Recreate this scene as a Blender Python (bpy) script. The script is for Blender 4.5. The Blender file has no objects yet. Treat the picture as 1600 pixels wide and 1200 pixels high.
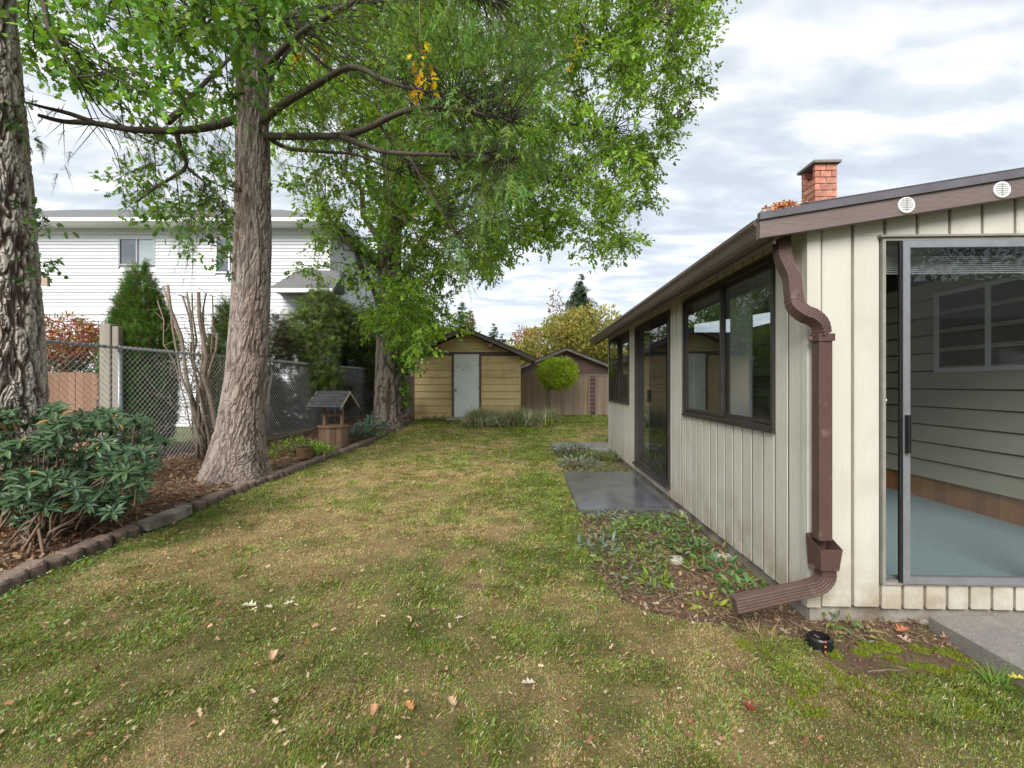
import bpy, math, random
import numpy as np
from mathutils import Vector, Matrix
R = math.radians
rng = np.random.default_rng(7)
random.seed(7)
sc = bpy.context.scene
C = sc.collection
# ------------------------------------------------------------------ camera, sky, sun, exposure
EYE = 1.4
cd = bpy.data.cameras.new('camera'); cam = bpy.data.objects.new('camera', cd); C.objects.link(cam)
cam.location = (0, 0, EYE); cam.rotation_euler = (R(90), 0, 0)
cd.lens = 16.0; cd.sensor_width = 36; cd.clip_start = 0.05; cd.clip_end = 2000
sc.camera = cam
sc.view_settings.view_transform = 'Standard'; sc.view_settings.look = 'None'
sc.view_settings.exposure = 1.68; sc.view_settings.gamma = 1
sc.view_settings.use_curve_mapping = False
SUN_EL, SUN_ROT = R(50), R(205)      # high, behind the camera and a little to its right
W = bpy.data.worlds.new("World"); sc.world = W; W.use_nodes = True
nt = W.node_tree; nt.nodes.clear()
def N(t, typ, **kw):
    n = t.nodes.new(typ)
    for k, v in kw.items(): setattr(n, k, v)
    return n
out = N(nt, 'ShaderNodeOutputWorld'); bg = N(nt, 'ShaderNodeBackground'); bg.inputs[1].default_value = 0.1
sky = N(nt, 'ShaderNodeTexSky', sky_type='NISHITA', sun_disc=False, sun_elevation=SUN_EL, sun_rotation=SUN_ROT)
tc = N(nt, 'ShaderNodeTexCoord'); sep = N(nt, 'ShaderNodeSeparateXYZ'); nt.links.new(tc.outputs['Generated'], sep.inputs[0])
mx = N(nt, 'ShaderNodeMath', operation='MAXIMUM'); nt.links.new(sep.outputs[2], mx.inputs[0]); mx.inputs[1].default_value = 0
ad = N(nt, 'ShaderNodeMath', operation='ADD'); nt.links.new(mx.outputs[0], ad.inputs[0]); ad.inputs[1].default_value = 0.16
dx = N(nt, 'ShaderNodeMath', operation='DIVIDE'); nt.links.new(sep.outputs[0], dx.inputs[0]); nt.links.new(ad.outputs[0], dx.inputs[1])
dy = N(nt, 'ShaderNodeMath', operation='DIVIDE'); nt.links.new(sep.outputs[1], dy.inputs[0]); nt.links.new(ad.outputs[0], dy.inputs[1])
cmb = N(nt, 'ShaderNodeCombineXYZ'); nt.links.new(dx.outputs[0], cmb.inputs[0]); nt.links.new(dy.outputs[0], cmb.inputs[1])
mp = N(nt, 'ShaderNodeMapping'); mp.inputs['Rotation'].default_value = (0, 0, R(-28)); mp.inputs['Scale'].default_value = (0.75, 1.55, 1)
nt.links.new(cmb.outputs[0], mp.inputs[0])
n1 = N(nt, 'ShaderNodeTexNoise'); n1.inputs['Scale'].default_value = 4.6; n1.inputs['Detail'].default_value = 9; n1.inputs['Roughness'].default_value = 0.5; n1.inputs['Distortion'].default_value = 0.35
nt.links.new(mp.outputs[0], n1.inputs['Vector'])
n2 = N(nt, 'ShaderNodeTexNoise'); n2.inputs['Scale'].default_value = 0.7; n2.inputs['Detail'].default_value = 3
nt.links.new(mp.outputs[0], n2.inputs['Vector'])
mm = N(nt, 'ShaderNodeMath', operation='MULTIPLY_ADD'); nt.links.new(n2.outputs[0], mm.inputs[0]); mm.inputs[1].default_value = 0.7; mm.inputs[2].default_value = -0.35
sm = N(nt, 'ShaderNodeMath', operation='ADD'); nt.links.new(n1.outputs[0], sm.inputs[0]); nt.links.new(mm.outputs[0], sm.inputs[1])
cr = N(nt, 'ShaderNodeValToRGB'); nt.links.new(sm.outputs[0], cr.inputs[0])
e = cr.color_ramp.elements
e[0].position = 0.34; e[0].color = (2.15, 2.36, 2.6, 1)
e[1].position = 0.62; e[1].color = (3.4, 3.42, 3.45, 1)
x_ = e.new(0.48); x_.color = (2.55, 2.75, 2.95, 1)
mix = N(nt, 'ShaderNodeMix', data_type='RGBA'); mix.inputs[0].default_value = 0.93
nt.links.new(sky.outputs[0], mix.inputs[6]); nt.links.new(cr.outputs[0], mix.inputs[7])
nt.links.new(mix.outputs[2], bg.inputs[0]); nt.links.new(bg.outputs[0], out.inputs[0])
sl = bpy.data.lights.new('sun', 'SUN'); sun = bpy.data.objects.new('sun', sl); C.objects.link(sun)
sl.energy = 1.5; sl.angle = R(35); sl.color = (1.0, 0.96, 0.9)
sd = Vector((math.sin(SUN_ROT) * math.cos(SUN_EL) * -1, math.cos(SUN_ROT) * math.cos(SUN_EL), math.sin(SUN_EL)))
sd = Vector((-0.27, -0.85, 0.68)).normalized()
sun.rotation_euler = sd.to_track_quat('Z', 'Y').to_euler()
sky.sun_elevation = math.asin(sd.z); sky.sun_rotation = math.atan2(sd.x, sd.y)

# ------------------------------------------------------------------ helpers
def P(px, py, Y):            # a measured direction of the photograph (1600 wide) at a distance Y
    return np.array([(px - 800) / 711 * Y, Y, EYE - (py - 600) / 711 * Y])
def _h(ix, iy, iz, s):
    n = (ix.astype(np.int64) * 374761393 + iy.astype(np.int64) * 668265263 + iz.astype(np.int64) * 2147483647 + s * 974634777) & 0xffffffff
    n = ((n ^ (n >> 13)) * 1274126177) & 0xffffffff
    return ((n ^ (n >> 16)) & 0xffff) / 65535.0
def vnoise(p, s=0):
    p = np.asarray(p, float); i = np.floor(p); f = p - i; f = f * f * (3 - 2 * f); i = i.astype(np.int64)
    r = 0
    for a in (0, 1):
        wx = f[..., 0] if a else 1 - f[..., 0]
        for b in (0, 1):
            wy = f[..., 1] if b else 1 - f[..., 1]
            for c in (0, 1):
                wz = f[..., 2] if c else 1 - f[..., 2]
                r = r + wx * wy * wz * _h(i[..., 0] + a, i[..., 1] + b, i[..., 2] + c, s)
    return r
def fbm(p, sc_=1.0, octv=4, s=0):
    p = np.asarray(p, float) * sc_; r = 0; a = 0.5; t = 0
    for k in range(octv):
        r = r + a * vnoise(p, s + k); t += a; a *= 0.5; p = p * 2.03 + 11.3
    return r / t
def sstep(a, b, x):
    t = np.clip((np.asarray(x, float) - a) / (b - a), 0, 1); return t * t * (3 - 2 * t)
def nrm(v):
    v = np.asarray(v, float); return v / (np.linalg.norm(v, axis=-1, keepdims=True) + 1e-9)

def tag(o, label=None, cat=None, group=None, kind=None):
    if label: o['label'] = label
    if cat: o['category'] = cat
    if group: o['group'] = group
    if kind: o['kind'] = kind
    return o
def thing(name, label, cat, loc=(0, 0, 0), rz=0, group=None):
    o = bpy.data.objects.new(name, None); C.objects.link(o); o.empty_display_size = 0.1
    o.location = loc; o.rotation_euler = (0, 0, rz)
    o['_x'] = 0; del o['_x']
    return tag(o, label, cat, group)
def link(name, me, mat, parent=None, world=False):
    if mat is not None and not me.materials: me.materials.append(mat)
    o = bpy.data.objects.new(name, me); C.objects.link(o)
    if parent is not None:
        o.parent = parent
        if world:
            m = Matrix.Translation(parent.location) @ Matrix.Rotation(parent.rotation_euler.z, 4, 'Z')
            me.transform(m.inverted())
    return o
def bigmesh(verts, tris, cols=None, smooth=False, quads=False):
    me = bpy.data.meshes.new('m'); k = 4 if quads else 3
    verts = np.ascontiguousarray(verts, dtype=np.float32); tris = np.ascontiguousarray(tris, dtype=np.int32)
    me.vertices.add(len(verts)); me.vertices.foreach_set('co', verts.ravel())
    me.loops.add(tris.size); me.loops.foreach_set('vertex_index', tris.ravel())
    me.polygons.add(len(tris)); me.polygons.foreach_set('loop_start', np.arange(0, tris.size, k, dtype=np.int32))
    me.polygons.foreach_set('loop_total', np.full(len(tris), k, dtype=np.int32))
    me.polygons.foreach_set('use_smooth', np.full(len(tris), smooth, dtype=bool))
    me.update(calc_edges=True)
    if cols is not None:
        a = me.color_attributes.new('Col', 'FLOAT_COLOR', 'POINT')
        c = np.ones((len(verts), 4), np.float32); c[:, :3] = cols
        a.data.foreach_set('color', c.ravel())
    return me
class MB:
    def __init__(s): s.v = []; s.f = []; s.sm = []
    def add(s, vs, fs, smooth=False):
        b = len(s.v); s.v += [tuple(float(q) for q in v) for v in vs]; s.f += [tuple(i + b for i in f) for f in fs]; s.sm += [smooth] * len(fs); return s
    def box(s, a, b):
        x0, y0, z0 = a; x1, y1, z1 = b
        return s.add([(x0,y0,z0),(x1,y0,z0),(x1,y1,z0),(x0,y1,z0),(x0,y0,z1),(x1,y0,z1),(x1,y1,z1),(x0,y1,z1)],
              [(0,3,2,1),(4,5,6,7),(0,1,5,4),(1,2,6,5),(2,3,7,6),(3,0,4,7)])
    def cbox(s, a, b, c=0.004):          # box with chamfered vertical/horizontal rims (24 verts)
        x0,y0,z0 = a; x1,y1,z1 = b; c = min(c, (x1-x0)/3, (y1-y0)/3, (z1-z0)/3)
        vs = []; 
        for z, k in ((z0, c), (z0 + c, 0), (z1 - c, 0), (z1, c)):
            vs += [(x0+c+k*.0, y0+k, z),(x1-c, y0+k, z),(x1-k, y0+c, z),(x1-k, y1-c, z),(x1-c, y1-k, z),(x0+c, y1-k, z),(x0+k, y1-c, z),(x0+k, y0+c, z)]
        fs = [tuple(range(7, -1, -1)), tuple(range(24, 32))]
        for r in range(3):
            for i in range(8):
                j = (i + 1) % 8; fs.append((r*8+i, r*8+j, r*8+8+j, r*8+8+i))
        return s.add(vs, fs)
    def prism(s, poly, h0, h1, axis='z'):
        n = len(poly)
        def m(p, h):
            return (p[0], p[1], h) if axis == 'z' else ((p[0], h, p[1]) if axis == 'y' else (h, p[0], p[1]))
        vs = [m(p, h0) for p in poly] + [m(p, h1) for p in poly]
        fs = [tuple(range(n-1, -1, -1)), tuple(range(n, 2*n))] + [(i, (i+1) % n, n+(i+1) % n, n+i) for i in range(n)]
        return s.add(vs, fs)
    def tube(s, pts, rad, n=8, cap=True, prof=None, up=(0, 0, 1), smooth=True):
        pts = [Vector(p) for p in pts]; k = len(pts)
        if not hasattr(rad, '__len__'): rad = [rad] * k
        vs = []; up = Vector(up); pr = None
        for i, p in enumerate(pts):
            t = (pts[min(i+1, k-1)] - pts[max(i-1, 0)]).normalized()
            if pr is None:
                a = t.cross(up); 
                if a.length < 1e-3: a = t.cross(Vector((1, 0, 0)))
                a.normalize()
            else:
                a = pr - t * pr.dot(t)
                if a.length < 1e-4: a = t.cross(up)
                a.normalize()
            pr = a; b = t.cross(a)
            if prof is None:
                for j in range(n):
                    g = 2*math.pi*j/n; vs.append(p + (a*math.cos(g) + b*math.sin(g))*rad[i])
            else:
                n = len(prof)
                for (u, w) in prof: vs.append(p + (a*u + b*w)*rad[i])
        fs = []
        for i in range(k-1):
            for j in range(n):
                j2 = (j+1) % n; fs.append((i*n+j, i*n+j2, (i+1)*n+j2, (i+1)*n+j))
        if cap: fs += [tuple(range(n-1, -1, -1)), tuple(range((k-1)*n, k*n))]
        return s.add(vs, fs, smooth)
    def disc(s, c, r, h, n=20, axis='z', r2=None):
        r2 = r if r2 is None else r2
        poly = lambda q: [(q*math.cos(2*math.pi*i/n), q*math.sin(2*math.pi*i/n)) for i in range(n)]
        def m(p, k):
            return (c[0]+p[0], c[1]+p[1], c[2]+k) if axis == 'z' else (c[0]+p[0], c[1]+k, c[2]+p[1])
        vs = [m(p, 0) for p in poly(r)] + [m(p, h) for p in poly(r2)]
        return s.add(vs, [tuple(range(n-1, -1, -1)), tuple(range(n, 2*n))] + [(i, (i+1) % n, n+(i+1) % n, n+i) for i in range(n)])
    def mesh(s):
        me = bpy.data.meshes.new('m'); me.from_pydata(s.v, [], s.f)
        me.polygons.foreach_set('use_smooth', s.sm); me.update(); return me
    def out(s, name, mat, parent=None, world=False): return link(name, s.mesh(), mat, parent, world)
def box(name, a, b, mat, parent=None, c=None):
    m = MB(); (m.cbox(a, b, c) if c else m.box(a, b)); return m.out(name, mat, parent)

# ------------------------------------------------------------------ materials
def newmat(name):
    m = bpy.data.materials.new(name); m.use_nodes = True; m.node_tree.nodes.clear(); return m, m.node_tree
def pm(name, c1, c2=None, scale=8, rough=0.7, bump=0.0, bscale=None, stretch=(1, 1, 1), metal=0, rnd=0.0, c3=None, c3scale=1.5, c3amt=(0.5, 0.75), spec=0.5, detail=6, dirt=None):
    m, t = newmat(name); o = N(t, 'ShaderNodeOutputMaterial'); b = N(t, 'ShaderNodeBsdfPrincipled')
    t.links.new(b.outputs[0], o.inputs[0]); b.inputs['Roughness'].default_value = rough; b.inputs['Metallic'].default_value = metal
    b.inputs['Specular IOR Level'].default_value = spec
    g = N(t, 'ShaderNodeTexCoord'); mp = N(t, 'ShaderNodeMapping'); mp.inputs['Scale'].default_value = stretch
    t.links.new(g.outputs['Object'], mp.inputs[0])
    n = N(t, 'ShaderNodeTexNoise'); n.inputs['Scale'].default_value = scale; n.inputs['Detail'].default_value = detail; n.inputs['Roughness'].default_value = 0.6
    t.links.new(mp.outputs[0], n.inputs['Vector'])
    r = N(t, 'ShaderNodeMapRange'); r.inputs[1].default_value = 0.3; r.inputs[2].default_value = 0.7; t.links.new(n.outputs[0], r.inputs[0])
    mixn = N(t, 'ShaderNodeMix', data_type='RGBA'); t.links.new(r.outputs[0], mixn.inputs[0])
    mixn.inputs[6].default_value = (*c1, 1); mixn.inputs[7].default_value = (*(c2 or c1), 1); col = mixn.outputs[2]
    if c3:
        n3 = N(t, 'ShaderNodeTexNoise'); n3.inputs['Scale'].default_value = c3scale; n3.inputs['Detail'].default_value = 5; t.links.new(g.outputs['Object'], n3.inputs['Vector'])
        r3 = N(t, 'ShaderNodeMapRange'); r3.inputs[1].default_value = c3amt[0]; r3.inputs[2].default_value = c3amt[1]; t.links.new(n3.outputs[0], r3.inputs[0])
        m3 = N(t, 'ShaderNodeMix', data_type='RGBA'); t.links.new(r3.outputs[0], m3.inputs[0]); t.links.new(col, m3.inputs[6]); m3.inputs[7].default_value = (*c3, 1); col = m3.outputs[2]
    if dirt:                                   # splash-back dirt near the ground
        sz = N(t, 'ShaderNodeSeparateXYZ'); t.links.new(g.outputs['Object'], sz.inputs[0]); r4 = N(t, 'ShaderNodeMapRange'); r4.inputs[1].default_value = dirt[0]; r4.inputs[2].default_value = dirt[1]; r4.inputs[3].default_value = 1; r4.inputs[4].default_value = 0; t.links.new(sz.outputs[2], r4.inputs[0])
        n4 = N(t, 'ShaderNodeTexNoise'); n4.inputs['Scale'].default_value = 4.5; n4.inputs['Detail'].default_value = 8; n4.inputs['Roughness'].default_value = .7; t.links.new(g.outputs['Object'], n4.inputs['Vector'])
        r5 = N(t, 'ShaderNodeMapRange'); r5.inputs[1].default_value = .35; r5.inputs[2].default_value = .68; t.links.new(n4.outputs[0], r5.inputs[0])
        mu = N(t, 'ShaderNodeMath', operation='MULTIPLY'); t.links.new(r4.outputs[0], mu.inputs[0]); t.links.new(r5.outputs[0], mu.inputs[1])
        m4 = N(t, 'ShaderNodeMix', data_type='RGBA'); t.links.new(mu.outputs[0], m4.inputs[0]); t.links.new(col, m4.inputs[6]); m4.inputs[7].default_value = (*dirt[2], 1); col = m4.outputs[2]
    if rnd:
        oi = N(t, 'ShaderNodeObjectInfo'); mr = N(t, 'ShaderNodeMapRange'); mr.inputs[3].default_value = 1 - rnd; mr.inputs[4].default_value = 1 + rnd
        t.links.new(oi.outputs['Random'], mr.inputs[0]); hs = N(t, 'ShaderNodeHueSaturation'); t.links.new(mr.outputs[0], hs.inputs['Value']); t.links.new(col, hs.inputs['Color']); col = hs.outputs[0]
    t.links.new(col, b.inputs['Base Color'])
    if bump:
        bp = N(t, 'ShaderNodeBump'); bp.inputs['Strength'].default_value = bump; bp.inputs['Distance'].default_value = 0.01
        nb = N(t, 'ShaderNodeTexNoise'); nb.inputs['Scale'].default_value = bscale or scale * 3; nb.inputs['Detail'].default_value = 8; nb.inputs['Roughness'].default_value = 0.65
        t.links.new(mp.outputs[0], nb.inputs['Vector']); t.links.new(nb.outputs[0], bp.inputs['Height']); t.links.new(bp.outputs[0], b.inputs['Normal'])
    return m
def leafmat(name, trans=0.35, rough=0.5, gloss=0.3):
    m, t = newmat(name); o = N(t, 'ShaderNodeOutputMaterial'); a = N(t, 'ShaderNodeAttribute', attribute_name='Col')
    b = N(t, 'ShaderNodeBsdfPrincipled'); b.inputs['Roughness'].default_value = rough; b.inputs['Specular IOR Level'].default_value = gloss
    t.links.new(a.outputs[0], b.inputs['Base Color']); last = b.outputs[0]
    if trans:
        tr = N(t, 'ShaderNodeBsdfTranslucent'); hs = N(t, 'ShaderNodeHueSaturation'); hs.inputs['Value'].default_value = 1.5; hs.inputs['Saturation'].default_value = 1.1; hs.inputs['Hue'].default_value = 0.49
        t.links.new(a.outputs[0], hs.inputs['Color']); t.links.new(hs.outputs[0], tr.inputs[0])
        mx = N(t, 'ShaderNodeMixShader'); mx.inputs[0].default_value = trans; t.links.new(last, mx.inputs[1]); t.links.new(tr.outputs[0], mx.inputs[2]); last = mx.outputs[0]
    t.links.new(last, o.inputs[0]); return m
def colmat(name, rough=0.9, bump=0.4, bscale=60, spec=0.2, wet=None):
    m, t = newmat(name); o = N(t, 'ShaderNodeOutputMaterial'); a = N(t, 'ShaderNodeAttribute', attribute_name='Col')
    b = N(t, 'ShaderNodeBsdfPrincipled'); b.inputs['Roughness'].default_value = rough; b.inputs['Specular IOR Level'].default_value = spec
    g = N(t, 'ShaderNodeTexCoord'); n = N(t, 'ShaderNodeTexNoise'); n.inputs['Scale'].default_value = bscale; n.inputs['Detail'].default_value = 8; n.inputs['Roughness'].default_value = 0.7
    t.links.new(g.outputs['Object'], n.inputs['Vector'])
    r = N(t, 'ShaderNodeMapRange'); r.inputs[1].default_value = 0.25; r.inputs[2].default_value = 0.75; r.inputs[3].default_value = 0.55; r.inputs[4].default_value = 1.4; t.links.new(n.outputs[0], r.inputs[0])
    hs = N(t, 'ShaderNodeHueSaturation'); t.links.new(r.outputs[0], hs.inputs['Value']); t.links.new(a.outputs[0], hs.inputs['Color']); t.links.new(hs.outputs[0], b.inputs['Base Color'])
    bp = N(t, 'ShaderNodeBump'); bp.inputs['Strength'].default_value = bump; bp.inputs['Distance'].default_value = 0.012
    t.links.new(n.outputs[0], bp.inputs['Height']); t.links.new(bp.outputs[0], b.inputs['Normal']); t.links.new(b.outputs[0], o.inputs[0]); return m
def glassmat(name, tint=(0.75, 0.8, 0.8), film=0.0, filmcol=(0.25, 0.25, 0.26), ior=1.55):
    m, t = newmat(name); o = N(t, 'ShaderNodeOutputMaterial'); tr = N(t, 'ShaderNodeBsdfTransparent'); tr.inputs[0].default_value = (*tint, 1)
    gl = N(t, 'ShaderNodeBsdfGlossy'); gl.inputs['Roughness'].default_value = 0.004; gl.inputs[0].default_value = (0.95, 0.97, 1, 1)
    # thin pane: Schlick reflectance from either side, no refraction offset
    ge = N(t, 'ShaderNodeNewGeometry'); dt = N(t, 'ShaderNodeVectorMath', operation='DOT_PRODUCT'); t.links.new(ge.outputs['Incoming'], dt.inputs[0]); t.links.new(ge.outputs['Normal'], dt.inputs[1])
    ab = N(t, 'ShaderNodeMath', operation='ABSOLUTE'); t.links.new(dt.outputs['Value'], ab.inputs[0]); om = N(t, 'ShaderNodeMath', operation='SUBTRACT'); om.inputs[0].default_value = 1; t.links.new(ab.outputs[0], om.inputs[1])
    pw = N(t, 'ShaderNodeMath', operation='POWER'); t.links.new(om.outputs[0], pw.inputs[0]); pw.inputs[1].default_value = 5
    f0 = ((ior-1)/(ior+1))**2; fr = N(t, 'ShaderNodeMath', operation='MULTIPLY_ADD'); t.links.new(pw.outputs[0], fr.inputs[0]); fr.inputs[1].default_value = 1-f0; fr.inputs[2].default_value = f0
    mx = N(t, 'ShaderNodeMixShader'); last = tr.outputs[0]
    if film:
        df = N(t, 'ShaderNodeBsdfDiffuse'); df.inputs[0].default_value = (*filmcol, 1); m2 = N(t, 'ShaderNodeMixShader'); m2.inputs[0].default_value = film
        t.links.new(last, m2.inputs[1]); t.links.new(df.outputs[0], m2.inputs[2]); last = m2.outputs[0]
    t.links.new(fr.outputs[0], mx.inputs[0]); t.links.new(last, mx.inputs[1]); t.links.new(gl.outputs[0], mx.inputs[2]); t.links.new(mx.outputs[0], o.inputs[0]); return m
M = dict(
 cream=pm('cream_paint', (.54,.52,.455), (.60,.58,.515), 5, .55, .35, 60, (1, 1, .12), rnd=.06, c3=(.49,.46,.39), c3scale=3.2, c3amt=(.5,.78), dirt=(.10,.55,(.33,.27,.19))),
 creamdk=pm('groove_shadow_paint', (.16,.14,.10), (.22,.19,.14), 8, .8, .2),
 brown=pm('brown_fascia_paint', (.135,.10,.095), (.17,.13,.12), 7, .55, .5, 50, (.3, 1, 1), rnd=.05),
 gutter=pm('brown_gutter_metal', (.115,.085,.075), (.15,.115,.10), 4, .38, .05),
 spout=pm('brown_downspout_metal', (.085,.048,.042), (.11,.062,.053), 4, .42, .06, c3=(.16,.115,.10), c3scale=14, c3amt=(.6,.75), dirt=(.0,.5,(.15,.11,.085))),
 flash=pm('roof_edge_metal', (.12,.11,.125), (.17,.16,.18), 6, .4, .1, metal=.3),
 roofing=pm('dark_roofing', (.045,.042,.045), (.085,.08,.085), 18, .85, .6, 120),
 bronze=pm('bronze_window_frame', (.035,.030,.028), (.055,.047,.043), 6, .4),
 alu=pm('mill_aluminium', (.30,.31,.34), (.38,.39,.42), 12, .38, .05, metal=.6),
 jamb=pm('weathered_jamb', (.20,.19,.17), (.30,.28,.25), 9, .6, .1),
 glass=glassmat('window_glass', (.90,.92,.92), ior=2.3),
 glass2=glassmat('dusty_door_glass', (.92,.94,.95), film=.018, ior=1.5),
 screen=glassmat('insect_screen', (.30,.30,.31), film=.5, filmcol=(.035,.035,.038), ior=1.45),
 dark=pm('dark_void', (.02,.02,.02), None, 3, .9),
 soffit=pm('soffit_paint', (.16,.125,.11), (.2,.16,.14), 6, .7, .2),
 carpet=pm('green_grey_carpet', (.19,.26,.27), (.33,.42,.43), 110, .95, .9, 200, stretch=(1, .35, 1)),
 inwall=pm('olive_interior_siding', (.50,.47,.37), (.56,.53,.42), 5, .6, .25, 40, (1,.2,1), rnd=.06),
 panel=pm('varnished_pine_panel', (.33,.14,.05), (.44,.21,.09), 6, .4, .2, 20, (1,1,.15), rnd=.22),
 ceiling=pm('ceiling_board', (.45,.43,.38), (.5,.48,.43), 5, .8),
 white=pm('white_paint', (.72,.73,.73), (.78,.79,.79), 5, .5, .05),
 whsid=pm('white_vinyl_siding', (.62,.635,.68), (.68,.695,.74), 3, .45, .05, rnd=.02),
 nroof=pm('grey_shingles', (.12,.12,.125), (.19,.19,.19), 25, .9, .5, 60),
 blind=pm('pale_blind', (.55,.57,.56), (.62,.64,.63), 3, .7),
 brick=pm('red_brick', (.42,.15,.10), (.52,.24,.17), 14, .85, .5, 60, rnd=.2, c3=(.55,.38,.32), c3scale=9, c3amt=(.5,.8)),
 mortar=pm('mortar', (.42,.40,.37), (.5,.48,.45), 20, .9, .4),
 concrete=pm('weathered_concrete', (.20,.185,.165), (.29,.27,.24), 9, .85, .5, 90, c3=(.15,.14,.125), c3scale=150, c3amt=(.45,.65)),
 wetpad=pm('wet_dark_concrete', (.055,.058,.066), (.09,.095,.105), 7, .13, .10, 60, c3=(.11,.115,.125), c3scale=3, c3amt=(.45,.7), spec=.7),
 found=pm('foundation_concrete', (.26,.24,.20), (.34,.31,.27), 10, .9, .6, 50, c3=(.15,.12,.09), c3scale=4, c3amt=(.45,.65)),
 tan=pm('tan_shed_paint', (.60,.44,.20), (.67,.51,.26), 5, .6, .3, 40, (.3,1,1), rnd=.07, c3=(.38,.26,.11), c3scale=1.8, c3amt=(.52,.8)),
 shedtrim=pm('dark_brown_trim', (.105,.065,.055), (.14,.09,.075), 8, .6, .3),
 shedroof=pm('mossy_shed_roofing', (.055,.055,.055), (.09,.085,.075), 15, .9, .6, c3=(.10,.12,.03), c3scale=3, c3amt=(.55,.75)),
 doorwhite=pm('pale_door_paint', (.76,.80,.78), (.80,.83,.81), 4, .45, .05, c3=(.55,.62,.60), c3scale=2, c3amt=(.55,.8)),
 fencew=pm('weathered_fence_board', (.31,.225,.16), (.44,.335,.255), 7, .85, .5, 40, (1,1,.1), rnd=.18),
 redfence=pm('red_brown_fence', (.22,.115,.07), (.29,.165,.105), 6, .85, .4, 40, (1,1,.1), rnd=.14),
 greywood=pm('grey_weathered_wood', (.27,.235,.20), (.38,.34,.29), 7, .85, .6, 50, (1,1,.1), rnd=.1),
 bshed=pm('brown_shed_siding', (.21,.125,.10), (.27,.17,.135), 6, .75, .3, 40, (.3,1,1), rnd=.1),
 galv=pm('galvanised_steel', (.34,.36,.38), (.44,.46,.48), 20, .42, .1, metal=.55),
 wire=pm('galvanised_wire', (.5,.51,.52), (.6,.61,.62), 20, .5, 0, metal=.2),
 wellwood=pm('old_well_wood', (.16,.095,.06), (.25,.16,.105), 8, .8, .5, 40, (1,1,.2), rnd=.15),
 wellroof=pm('dark_shingle', (.05,.05,.055), (.09,.09,.095), 20, .85, .5, rnd=.25),
 pot=pm('brown_pot', (.15,.085,.04), (.2,.12,.06), 8, .5, .1),
 block=pm('red_grey_edging_block', (.15,.105,.08), (.235,.175,.14), 30, .92, .8, 80, rnd=.26, c3=(.15,.14,.08), c3scale=5, c3amt=(.55,.75)),
 blackp=pm('black_plastic', (.012,.012,.013), (.02,.02,.02), 10, .3),
 orange=pm('orange_stripe', (.75,.16,.04), None, 10, .4),
 bark3=pm('grey_bark', (.10,.085,.07), (.19,.165,.14), 9, .95, 1.0, 30, (1,1,.25)),
 twig=pm('twig_bark', (.055,.045,.035), (.10,.08,.06), 15, .9, .3),
 stem=pm('shrub_stem', (.13,.085,.06), (.2,.135,.095), 15, .8, .3),
 bleached=pm('bleached_stem', (.23,.17,.13), (.36,.29,.23), 12, .85, .3),
 leaf=leafmat('leaf_tissue'), gleaf=leafmat('glossy_leaf', .15, .42, .45), needle=leafmat('needle_tissue', .22, .55, .3),
 grass=leafmat('grass_blade', .25, .6, .25), litter=leafmat('dry_leaf', .15, .7, .2),
 soil=colmat('soil', .95, .8, 45), barkc=colmat('furrowed_bark', .95, .7, 55),
 lawn=colmat('lawn_thatch', .95, .8, 90),
)
# ------------------------------------------------------------------ instanced foliage in one mesh
def inst(tv, tf, pos, ax, up, size, col, squash=None):
    tv = np.asarray(tv, float); tf = np.asarray(tf, int); n = len(pos)
    y = nrm(ax); x = nrm(np.cross(y, up)); z = np.cross(x, y)
    s = np.broadcast_to(np.asarray(size, float).reshape(-1, 1, 1), (n, 1, 1))
    v = pos[:, None, :] + s * (tv[None, :, 0:1] * x[:, None] + tv[None, :, 1:2] * y[:, None] + tv[None, :, 2:3] * z[:, None])
    f = tf[None] + (np.arange(n) * len(tv))[:, None, None]
    c = np.repeat(col, len(tv), axis=0)
    return v.reshape(-1, 3), f.reshape(-1, 3), c
def merge(ch):
    b = 0; V = []; F = []; K = []
    for v, f, c in ch:
        V.append(v); F.append(f + b); K.append(c); b += len(v)
    return np.concatenate(V), np.concatenate(F), np.concatenate(K)
def foliage(name, ch, mat, parent=None, world=True, kind=None):
    v, f, c = merge(ch) if isinstance(ch, list) else ch
    me = bigmesh(v, f, c); o = link(name, me, mat, parent, world and parent is not None)
    if kind: o['kind'] = kind
    return o
OAK_V = [(0,0,0),(-.09,.16,.03),(-.26,.30,.05),(-.11,.40,.03),(-.34,.60,.03),(-.12,.68,.02),(-.2,.86,-.02),(0,1,-.07),(.2,.86,-.02),(.12,.68,.02),(.34,.60,.03),(.11,.40,.03),(.26,.30,.05),(.09,.16,.03)]
OAK_F = [(0,1,13),(1,2,3),(1,3,11),(1,11,13),(13,11,12),(3,4,5),(3,5,9),(3,9,11),(11,9,10),(5,6,7),(5,7,9),(9,7,8)]
OAKS_V = [(0,0,0),(-.24,.35,.05),(-.09,.5,.02),(-.26,.75,0),(0,1,-.05),(.26,.75,0),(.09,.5,.02),(.24,.35,.05)]
OAKS_F = [(0,1,2),(0,2,6),(0,6,7),(2,3,4),(2,4,6),(6,4,5)]
OVAL_V = [(0,0,0),(-.17,.3,.05),(-.15,.7,.03),(0,1,-.05),(.15,.7,.03),(.17,.3,.05),(0,.5,-.01)]
OVAL_F = [(0,6,1),(1,6,2),(2,6,3),(3,6,4),(4,6,5),(5,6,0)]
LANCE_V = [(0,0,0),(-.10,.3,.04),(-.12,.6,.03),(0,1,-.08),(.12,.6,.03),(.10,.3,.04),(0,.3,.0),(0,.62,-.01)]
LANCE_F = [(0,6,1),(1,6,7),(1,7,2),(2,7,3),(3,7,4),(4,7,5),(7,6,5),(5,6,0)]
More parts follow.
